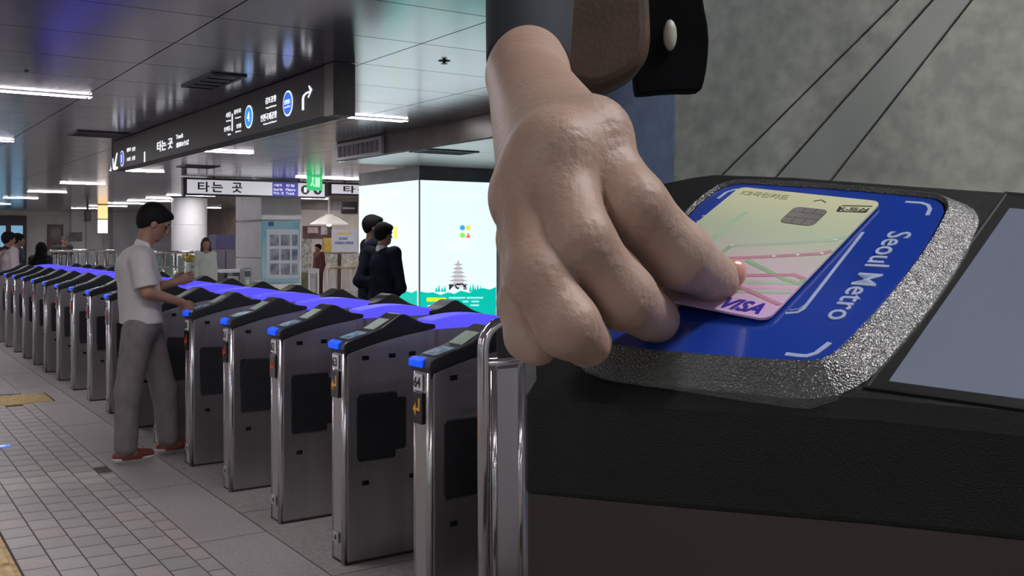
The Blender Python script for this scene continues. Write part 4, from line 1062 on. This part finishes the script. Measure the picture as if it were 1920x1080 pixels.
def pad_mark(px, wmm, nm='corner_mark', h=.00022):
    P = ribbon([p2(*p) for p in px], wmm/1000); P = ccw(P)
    obj(nm, loft([loop3(P, .00002), loop3(P, h)]), m_pmark, pad)
pad_mark([(1698, 379), (1728, 381), (1740, 385), (1744, 392), (1739, 404)], 1.3)
pad_mark([(1473, 664), (1496, 667), (1513, 668), (1530, 663), (1543, 653), (1556, 643)], 1.5)
pad_mark([(1346, 373), (1362, 361), (1378, 356), (1400, 356)], 1.3)
pad_mark([(1618, 436), (1575, 491), (1530, 549), (1506, 580), (1496, 586), (1473, 588)], 1.0, 'outline_mark')
pad_mark([(1606, 450), (1560, 508), (1510, 572), (1498, 580), (1480, 582)], .35, 'outline_mark')
pa, pb = pp(1690, 436), pp(1571, 601); exx = N(pb-pa); eyy = np.cross(pN, exx)
hh = np.linalg.norm(pp(1668, 442)-pp(1708, 448))
lettering('Seoul Metro', float(np.linalg.norm(pb-pa)), float(hh)*1.0, (pa+pb)/2+pN*.0002, exx, eyy, pN, m_pmark, pad, bold=.006, thick=.0003)
lettering('Pl', .0055, .0045, pp(1322, 411)+pN*.0002, exx, eyy, pN, m_pmark, pad, thick=.0003)
# screen on the right
sf = ccw([p2(x, y, HB) for x, y in ((1618, 729), (1884, 362), (2250, 392), (2250, 812), (1920, 771))])
si = ccw([p2(x, y, HB) for x, y in ((1667, 716), (1893, 392), (2250, 424), (2250, 792), (1920, 750))])
fo = obj('screen_frame', loft([loop3(sf, HB-.002), loop3(sf, HB+.0006), loop3(offset(sf, -.0008), HB+.0007), loop3(offset(sf, -.0012), HB+.0002)]), m_edge, gt)
obj('screen', loft([loop3(si, HB+.0001), loop3(si, HB+.0004)]), mat('screen_blue_grey', (.08, .09, .12), .14, emit=(.25, .28, .38), es=.30, nscale=9, namt=.12), gt)

# bank card
cm = Matrix(((cX[0], cY[0], cN_[0], cC[0]), (cX[1], cY[1], cN_[1], cC[1]), (cX[2], cY[2], cN_[2], cC[2]+EYE), (0, 0, 0, 1)))
card = bpy.data.objects.new('bank_card', None); card.empty_display_size = .03; col.objects.link(card); card.matrix_world = cm
card.location = cm.to_translation(); card.rotation_euler = cm.to_euler(); rec(card, cm)
tag(card, 'pale green and pink bank card held between the fingers over the blue reader', 'card')
cfr = lambda x, y, z: cm @ Vector((x, y, z))
mc = bpy.data.materials.new('card_gradient'); mc.use_nodes = True; nt = mc.node_tree; b = nt.nodes['Principled BSDF']; b.inputs['Roughness'].default_value = .35
tc = nt.nodes.new('ShaderNodeTexCoord'); sx = nt.nodes.new('ShaderNodeSeparateXYZ'); mr = nt.nodes.new('ShaderNodeMapRange'); rp = nt.nodes.new('ShaderNodeValToRGB')
mr.inputs['From Min'].default_value = -.0428; mr.inputs['From Max'].default_value = .0428
nt.links.new(tc.outputs['Object'], sx.inputs[0]); nt.links.new(sx.outputs['Y'], mr.inputs['Value']); nt.links.new(mr.outputs[0], rp.inputs['Fac']); nt.links.new(rp.outputs['Color'], b.inputs['Base Color'])
for i, (p, c) in enumerate(((0, (.62, .42, .66)), (.22, (.66, .50, .62)), (.42, (.60, .56, .52)), (.62, (.50, .60, .42)), (1, (.66, .68, .42)))):
    e = rp.color_ramp.elements[i] if i < 2 else rp.color_ramp.elements.new(p)
    e.position = p; e.color = (*c, 1)
els = sorted([(e.position, tuple(e.color)) for e in rp.color_ramp.elements])
obj('card_body', prism(rrect(.054, .0856, .0032, 6), -.00038, .00038, 'z'), mc, card, cfr)
def c2(x, y):
    r = ray(x, y); k = np.dot(cN_, cC)/np.dot(cN_, r); q = r*k-cC; return (float(q@cX), float(q@cY))
def z4(x, y): return (1260+x/3.374, 300+y/3.374)
def card_line(zp, wmm, m, h, nm='printed_line'):
    P = [c2(*z4(*p)) for p in zp]; P = [(max(-.0265, min(.0265, a)), max(-.042, min(.042, b_))) for a, b_ in P]
    P = ccw(ribbon(P, wmm/1000)); obj(nm, prism(P, .00036, .00038+h, 'z'), m, card, cfr)
m_g1 = mat('card_green', (.30, .50, .28), .4, nscale=60, namt=.06); m_g2 = mat('card_pale_green', (.42, .58, .40), .4, nscale=60, namt=.06)
m_p1 = mat('card_rose', (.52, .25, .32), .4, nscale=60, namt=.06); m_p2 = mat('card_pale_pink', (.70, .45, .60), .4, nscale=60, namt=.06)
card_line([(215, 545), (300, 470), (380, 400), (470, 335)], 2.2, m_g2, .00004)
card_line([(250, 650), (320, 590), (382, 545)], 2.0, m_g1, .00005)
card_line([(382, 548), (700, 535), (1035, 512), (1150, 496)], 2.0, m_g2, .00006)
card_line([(300, 632), (645, 617), (950, 600), (1052, 588)], 2.0, m_p1, .00008)
card_line([(470, 640), (720, 765), (800, 790), (880, 770)], 1.8, m_g1, .00010)
card_line([(320, 738), (600, 736), (770, 733), (880, 768)], 1.7, m_p1, .00012)
card_line([(320, 778), (600, 784), (830, 790)], 2.2, m_g2, .00004)
card_line([(320, 806), (600, 812), (800, 818)], 2.0, m_p2, .00006)
card_line([(320, 835), (600, 842), (790, 850)], 1.8, m_g2, .00008)
card_line([(400, 800), (520, 850), (690, 925)], 1.6, m_p1, .00014)
m_dot = mat('card_dot', (.82, .80, .80), .4, nscale=60, namt=.03)
for zx, zy in ((645, 617), (797, 608), (950, 600), (1035, 513), (380, 548)):
    a, b_ = c2(*z4(zx, zy)); obj('printed_dot', prism(ring(a, b_, .0006, 10), .0003, .00056, 'z'), m_dot, card, cfr)
# chip with contact grooves
chp = [c2(*z4(*p)) for p in ((795, 308), (950, 320), (862, 424), (727, 402))]
cx_, cy_ = np.mean(chp, 0)
m_chip = mat('chip_metal', (.42, .41, .38), .3, .6, nscale=60, namt=.15)
chip = obj('chip', prism([(cx_+a, cy_+b_) for a, b_ in rrect(.0118, .0130, .0022, 4)], .00030, .00054, 'z'), m_chip, card, cfr)
m_chl = mat('chip_groove', (.10, .10, .09), .6, nscale=60, namt=.2)
for P in ([(-.0059, .0025), (.0059, .0025)], [(-.0059, -.0018), (.0059, -.0018)], [(-.002, .0065), (-.002, .0025)], [(.002, .0065), (.002, .0025)], [(-.002, -.0065), (-.002, -.0018)], [(.002, -.0065), (.002, -.0018)]):
    obj('chip_groove', prism(ccw([(cx_+a, cy_+b_) for a, b_ in ribbon(P, .00025)]), .0005, .00058, 'z'), m_chl, chip, cfr)
obj('chip_edge', prism([(cx_+a, cy_+b_) for a, b_ in rrect(.0124, .0136, .0025, 4)], .0003, .00046, 'z'), m_chl, chip, cfr)
def card_text(s, pl, pr, hmm, m, bold=0.0, slant=0.0):
    a, b_ = np.array(c2(*z4(*pl))), np.array(c2(*z4(*pr))); w = np.linalg.norm(b_-a); d = (b_-a)/w; n = np.array((-d[1], d[0])); c = (a+b_)/2
    lettering(s, float(w), hmm/1000, (c[0], c[1], .00050), (d[0], d[1], 0), (n[0]+d[0]*slant, n[1]+d[1]*slant, 0), (0, 0, 1), m, card, cfr, bold=bold, thick=.00012)
card_text('KB국민카드', (442, 212), (738, 246), 4.2, mat('card_ink_grey', (.34, .38, .24), .4, nscale=60, namt=.1))
m_ink = mat('card_ink', (.03, .032, .03), .4, nscale=60, namt=.1)
a, b_ = c2(*z4(940, 266)); obj('arrow_mark', prism(ccw([(a+p, b_+q) for p, q in ribbon([(-.0022, -.0008), (0, .0009), (.0022, -.0008)], .0005)]), .0003, .00050, 'z'), m_ink, card, cfr)
card_text('K-패스', (1062, 316), (1235, 324), 3.4, m_ink, .006)
for P in ([(1075, 296), (1268, 300)], [(1045, 331), (1065, 300)], [(1045, 332), (1225, 338)], [(1225, 338), (1246, 312)]):
    card_line(P, .55, m_ink, .00012, 'logo_frame')
card_text('VISA', (316, 905), (592, 955), 6.4, mat('card_ink_blue', (.035, .02, .33), .4, nscale=60, namt=.08), .03, .25)

# ---- granite clad wall standing in for the floor behind the reader, person on the step
wA = N((.77, -.64, 0)); wP = np.array((.053, 1.164, 0)); wN = np.array((-wA[1], wA[0], 0)); wN = -wN if np.dot(wN, wP) > 0 else wN   # towards camera
def wp(x, y, d=0.0):
    r = ray(x, y); k = (np.dot(wN, wP)+d)/np.dot(wN, r); return O+r*k
m_wall = mat('granite_standin', (.76, .80, .67), .5, nscale=58, c2=(.53, .57, .49), bump=.1, bscale=120, band=(.36, .72))
m_walls = mat('smooth_stone_band', (.60, .65, .58), .4, nscale=8, namt=.06)
def wbox(t0, t1, d0, d1, z0, z1):
    return [tuple(wP+wA*t+wN*d+np.array((0, 0, z))) for z in (z0, z1) for d in (d0, d1) for t in (t0, t1)]
gw = struct('wall_floor_standin', (wbox(0, 1.5, -.12, 0, 0, 1.94), box(0, 1, 0, 1, 0, 1)[1]), mat('wall_joint', (.16, .17, .15), .8, nscale=20, namt=.2))  # upright stand-in for the floor, kept low so lamp light passes over
def wtz(x, y):
    q = wp(x, y, 0.0)-wP; return (float(q@wA), float(q[2]))
def clip(poly, o, n):
    out = []
    for i in range(len(poly)):
        p, q = np.array(poly[i]), np.array(poly[(i+1) % len(poly)]); dp, dq = (p-o)@n, (q-o)@n
        if dp <= 0: out.append(tuple(p))
        if dp*dq < 0: out.append(tuple(p+(q-p)*dp/(dp-dq)))
    return out
def wslab(P, nm, m, th):
    if area(P) < 0: P = P[::-1]
    b3 = [tuple(wP+wA*a_+np.array((0, 0, z_))+wN*.0005) for a_, z_ in P]; f3 = [tuple(wP+wA*a_+np.array((0, 0, z_))+wN*th) for a_, z_ in P]
    if np.dot(np.cross(wA, (0, 0, 1)), wN) < 0: b3, f3 = b3[::-1], f3[::-1]
    obj(nm, loft([b3, f3]), m, gw, bevel=.001)
lines = [((1416.7, 270), (1600, 88)), ((1491.7, 294), (1661, 103)), ((1600, 289), (1761, 83))]
LN = []
for p_, q_ in lines:
    a_, b_ = np.array(wtz(*p_)), np.array(wtz(*q_)); d_ = (b_-a_)/np.linalg.norm(b_-a_); LN.append((a_, np.array((d_[1], -d_[0]))))   # normal to the lower right
full = [(0, 0), (1.5, 0), (1.5, 1.94), (0, 1.94)]
g = .0009
for i in range(4):
    P = full
    if i > 0: P = clip(P, LN[i-1][0]+LN[i-1][1]*g, -LN[i-1][1])
    if i < 3: P = clip(P, LN[i][0]-LN[i][1]*g, LN[i][1])
    if len(P) > 2: wslab(P, 'stone_band' if i == 2 else 'granite_slab', m_walls if i == 2 else m_wall, .0045 if i == 2 else .005)
SZP = .95
struct('trim_5', box(-.12, .36, .84, 1.02, 0, SZP), m_gran2)

m_jean = mat('denim', (.055, .085, .15), .8, nscale=60, namt=.15, bump=.2, bscale=150)
m_coat = mat('coat_navy', (.020, .026, .034), .85, nscale=30, namt=.2, bump=.04, bscale=400)
m_hskin = mat('hand_skin', (.41, .295, .225), .5, nscale=26, c2=(.355, .23, .17), bump=.3, bscale=420, sub=.12, band=(.3, .7))
pb_ = (.074, .93, SZP)
pt = thing('person', 'person in a navy coat and jeans reaching down to tap the card', 'person', pb_)
up = np.array((0, 0, 1.))
PB = np.array(pb_); f_ = N((-.2, -.98, 0)); l_ = np.array((-f_[1], f_[0], 0))
hipz = SZP+.95
R_ = np.stack([f_, l_, up])
Hd = PB+up*1.58+f_*.06
lg = []
lgj = []
for k in (-1, 1):
    hp = PB+np.array((0, .055*k, .95)); kn = PB+np.array((0, .05*k, .50)); an = PB+np.array((0, .05*k, .09))
    lg += [s_cap(hp, kn, .06, .045), s_cap(kn, an, .045, .035), s_cap(an-up*.04, an-up*.05+np.array((-.02, -.06, 0)), .033, .028)]
    lgj += [s_cap(hp, kn, .074, .068), s_cap(kn, an, .066, .058)]
shR = PB+up*1.33-l_*.17; elR = np.array((.02, .66, 1.87)); wrj = CP(990, 108, .415)
shL = PB+up*1.33+l_*.17; elL = shL-up*.12+np.array((.10, .03, 0)); wrL = elL+up*.14-l_*.10+f_*.1
Hr = CP(990, 142, .402)
bodyf = s_union([s_ell(Hd+up*.02, R_, (.098, .077, .10)), s_ell(Hd-up*.05+f_*.02, R_, (.068, .058, .062)), s_cap(PB+up*1.40, Hd-up*.05, .055, .05), s_cap(Hd+f_*.09, Hd+f_*.112-up*.03, .008, .014), s_cap(PB+up*.98, PB+up*1.36, .10, .11, (f_, 1.3)), s_cap(shR, shL, .055, .055), s_cap(shR, elR, .045, .035), s_cap(elR, wrj, .030, .012), s_cap(shL, elL, .045, .035), s_cap(elL, wrL, .035, .025), hand_sdf(wrL, up*.6-l_, f_)]+lg, .02)
sdf_obj('body', bodyf, .009, m_hskin, pt)
sdf_obj('trousers', s_cut(s_union([s_cap(PB+up*.97, PB+up*1.06, .115, .115, (f_, 1.2))]+lgj, .03), [((0, 0, SZP+.05), (0, 0, -1))]), .009, m_jean, pt)
sdf_obj('coat', s_cut(s_union([s_cap(PB+up*1.0, PB+up*1.33, .14, .13, (f_, 1.3)), s_cap(shR, shL, .07, .07), s_cap(shR, elR, .062, .046), s_cap(elL, wrL, .05, .04), s_cap(shL, elL, .062, .05)], .03), [((0, 0, SZP+.98), (0, 0, -1))]), .010, m_coat, pt)
dsl = N(wrj-elR)
slv = s_cut(s_cap(elR, wrj+dsl*.02, .040, .0165), [(wrj+dsl*.004, dsl)])
sdf_obj('sleeve', s_sub(slv, s_cap(wrj-dsl*.04, wrj+dsl*.05, .0140, .0132), .001), .0018, m_coat, pt)
sdf_obj('hair', s_cut(s_ell(Hd+up*.035-f_*.014, R_, (.108, .088, .104)), [(Hd+f_*.062+up*.045, N(f_*.75-up*.66)), (Hd-up*.045, N(-up*.9+f_*.45))]), .01, m_hair, pt)
for k in (-1, 1):
    an = PB+np.array((0, .05*k, .05)); sdf_obj('shoe', s_cut(s_cap(an+up*-.01, an+np.array((-.03, -.10, -.015)), .045, .038), [((0, 0, SZP+.003), (0, 0, -1))]), .009, m_black, pt)

# ---- the hand: palm and five separate fingers grown as one surface
def card_depth(x, y): r = ray(x, y); return float(np.dot(cN_, cC)/np.dot(cN_, r))
def pad_depth(x, y): r = ray(x, y); return float(PD/np.dot(pN, r))
tipd = card_depth(1338, 522)-.0095
Q = lambda x, y, d: CP(x, y, d)
fing = {}
def finger(js, rs, k=.006):
    P = [Q(*j) for j in js]
    return s_union([s_cap(P[i], P[i+1], rs[i], rs[i+1]) for i in range(len(P)-1)], k)
MCP = dict(i=(1098, 266, .300), m=(1040, 300, .288), r=(992, 372, .288), p=(982, 450, .302))
palm = s_union([s_cap(Hr, Q(*MCP['i']), .0122, .0118), s_cap(Hr, Q(*MCP['m']), .0122, .0112), s_cap(Hr, Q(*MCP['r']), .0118, .0092), s_cap(Hr, Q(*MCP['p']), .011, .0075),
                s_cap(Q(*MCP['i']), Q(*MCP['m']), .0112, .0108), s_cap(wrj-dsl*.05, Hr, .0128, .0124), s_cap(Q(*MCP['m']), Q(*MCP['r']), .0102, .0092)], .010)
fi = finger([MCP['i'], (1186, 386, .283), (1274, 480, .291), (1338, 523, tipd)], [.0112, .0096, .0094, .0080], .004)
fm = finger([MCP['m'], (1086, 452, .268), (1168, 556, .274), (1228, 598, pad_depth(1228, 598)-.012)], [.0106, .0090, .0087, .0074], .004)
fr_ = finger([MCP['r'], (1010, 522, .264), (1064, 610, .259), (1100, 642, min(.266, pad_depth(1100, 642)-.018))], [.0092, .0083, .0080, .0068], .004)
fp = finger([MCP['p'], (978, 570, .278), (990, 632, .272), (1010, 650, .270)], [.0072, .0062, .0058, .0052], .004)
ft = finger([(1030, 250, .350), (1110, 420, .335), (1200, 520, .322), (1240, 548, pad_depth(1240, 548)-.010)], [.011, .0105, .0092, .0075])
def handf(P):
    pl = palm(P); return np.min([smin(pl, g(P), .005) for g in (fi, fm, fr_, fp, ft)], 0)
allf = [palm, fi, fm, fr_, fp, ft]
handf.lo = np.min([g.lo for g in allf], 0); handf.hi = np.max([g.hi for g in allf], 0)
def knuckled(P):
    d = handf(P)
    for j, r in (((1118, 244, .2935), .0068), ((1052, 275, .2825), .0068), ((1000, 345, .2825), .006)): d = smin(d, s_cap(Q(*j), Q(*j)+np.array((.0005, 0, 0)), r, r)(P), .008)
    for (x_, y_, d_), a_, b_, R0 in (((1128, 240, .289), 'i', (1186, 386, .283), .011), ((1054, 278, .279), 'm', (1086, 452, .268), .009), ((1190, 372, .276), 'i', (1186, 386, .283), .007), ((1090, 445, .262), 'm', (1086, 452, .268), .007)):
        c_ = Q(x_, y_, d_).astype(np.float32); dr = N(Q(*b_)-Q(*MCP[a_])).astype(np.float32)
        e_ = P-c_; w_ = np.exp(-(np.linalg.norm(e_, axis=1)/R0)**2); side = np.cross(dr, (0, 1, 0)).astype(np.float32)
        d = d+.00022*w_*np.sin(2100*(e_@dr)+1.5*np.sin(420*(e_@side)))
    return d
knuckled.lo, knuckled.hi = handf.lo, handf.hi
sdf_obj('hand', knuckled, .0011, m_hskin, pt)
m_nail = mat('fingernail', (.60, .30, .25), .25, nscale=60, namt=.08)
nR = np.stack([N(Q(1390, 520, tipd)-Q(1330, 500, tipd)), N(np.cross(N(Q(1390, 520, tipd)-Q(1330, 500, tipd)), (0, -1, .3))), np.cross(N(Q(1390, 520, tipd)-Q(1330, 500, tipd)), N(np.cross(N(Q(1390, 520, tipd)-Q(1330, 500, tipd)), (0, -1, .3))))])
sdf_obj('fingernail', s_ell(Q(1374, 512, tipd-.0005), nR, (.0042, .0048, .0035)), .0006, m_nail, pt)

# ---- brown shoulder bag and black case hanging beside the person
def hang(name, label, cat, px, d, th, m, hem_r):
    pass
t = thing('shoulder_bag', 'brown leather shoulder bag with a rounded lower corner hanging behind the hand', 'bag', tuple(CP(1120, 168, .66)))
m_leath = mat('brown_leather', (.062, .034, .016), .55, nscale=30, namt=.2, bump=.25, bscale=250)
def card_solid(px, d, th, m, nm, par, bev):
    P = [CP(x, y, d) for x, y in px]; n = len(P)
    Fv = [tuple(p) for p in P]; Bv = [tuple(p+np.array((0, th, 0))) for p in P]
    ar = area([(p[0], p[2]) for p in P])
    if ar > 0: geo = loft([Bv, Fv])
    else: geo = loft([Bv[::-1], Fv[::-1]])
    return obj(nm, geo, m, par, bevel=bev, seg=3)
bagp = [(1030, -150), (1212, -150), (1222, 40), (1222, 85), (1210, 120), (1185, 142), (1150, 160), (1120, 170), (1080, 164), (1040, 150), (1015, 120), (1010, 60), (1015, -60)]
card_solid(smooth_poly(bagp, 2), .66, .05, m_leath, 'bag_body', t, .008)
obj('strap', tube([tuple(CP(1060, -150, .68)), tuple(CP(1050, -500, .74)), tuple(shL+np.array((-.02, -.05, .05)))], .008, 8), m_leath, t)
obj('strap', tube([tuple(CP(1190, -150, .68)), tuple(CP(1120, -500, .74)), tuple(shL+np.array((.02, -.05, .05)))], .008, 8), m_leath, t)
t = thing('black_case', 'black flat case with a pale oval stud hanging right of the brown bag', 'case', tuple(CP(1262, 168, .72)))
card_solid(smooth_poly([(1195, -130), (1300, -130), (1318, 0), (1330, 60), (1327, 120), (1318, 164), (1312, 170), (1255, 170), (1200, 176), (1194, 172), (1190, 120)], 1), .74, .022, mat('case_black', (.004, .004, .005), .8, spec=.08, nscale=30, namt=.2), 'case_body', t, .004)
q = CP(1256, 66, .737)
obj('stud', placed(lathe([(.0095, 0), (.0085, .003), (.004, .0045)], 20), q, (.55, 0, 0), (0, 0, 1.25), (0, -1, 0)), mat('stud_pale', (.42, .42, .36), .4, nscale=30, namt=.1), t, smooth=True)
obj('cord', tube([tuple(CP(1245, -130, .75)), tuple(CP(1200, -420, .82)), tuple(shL+np.array((.03, -.02, .04)))], .004, 8), m_black, t)
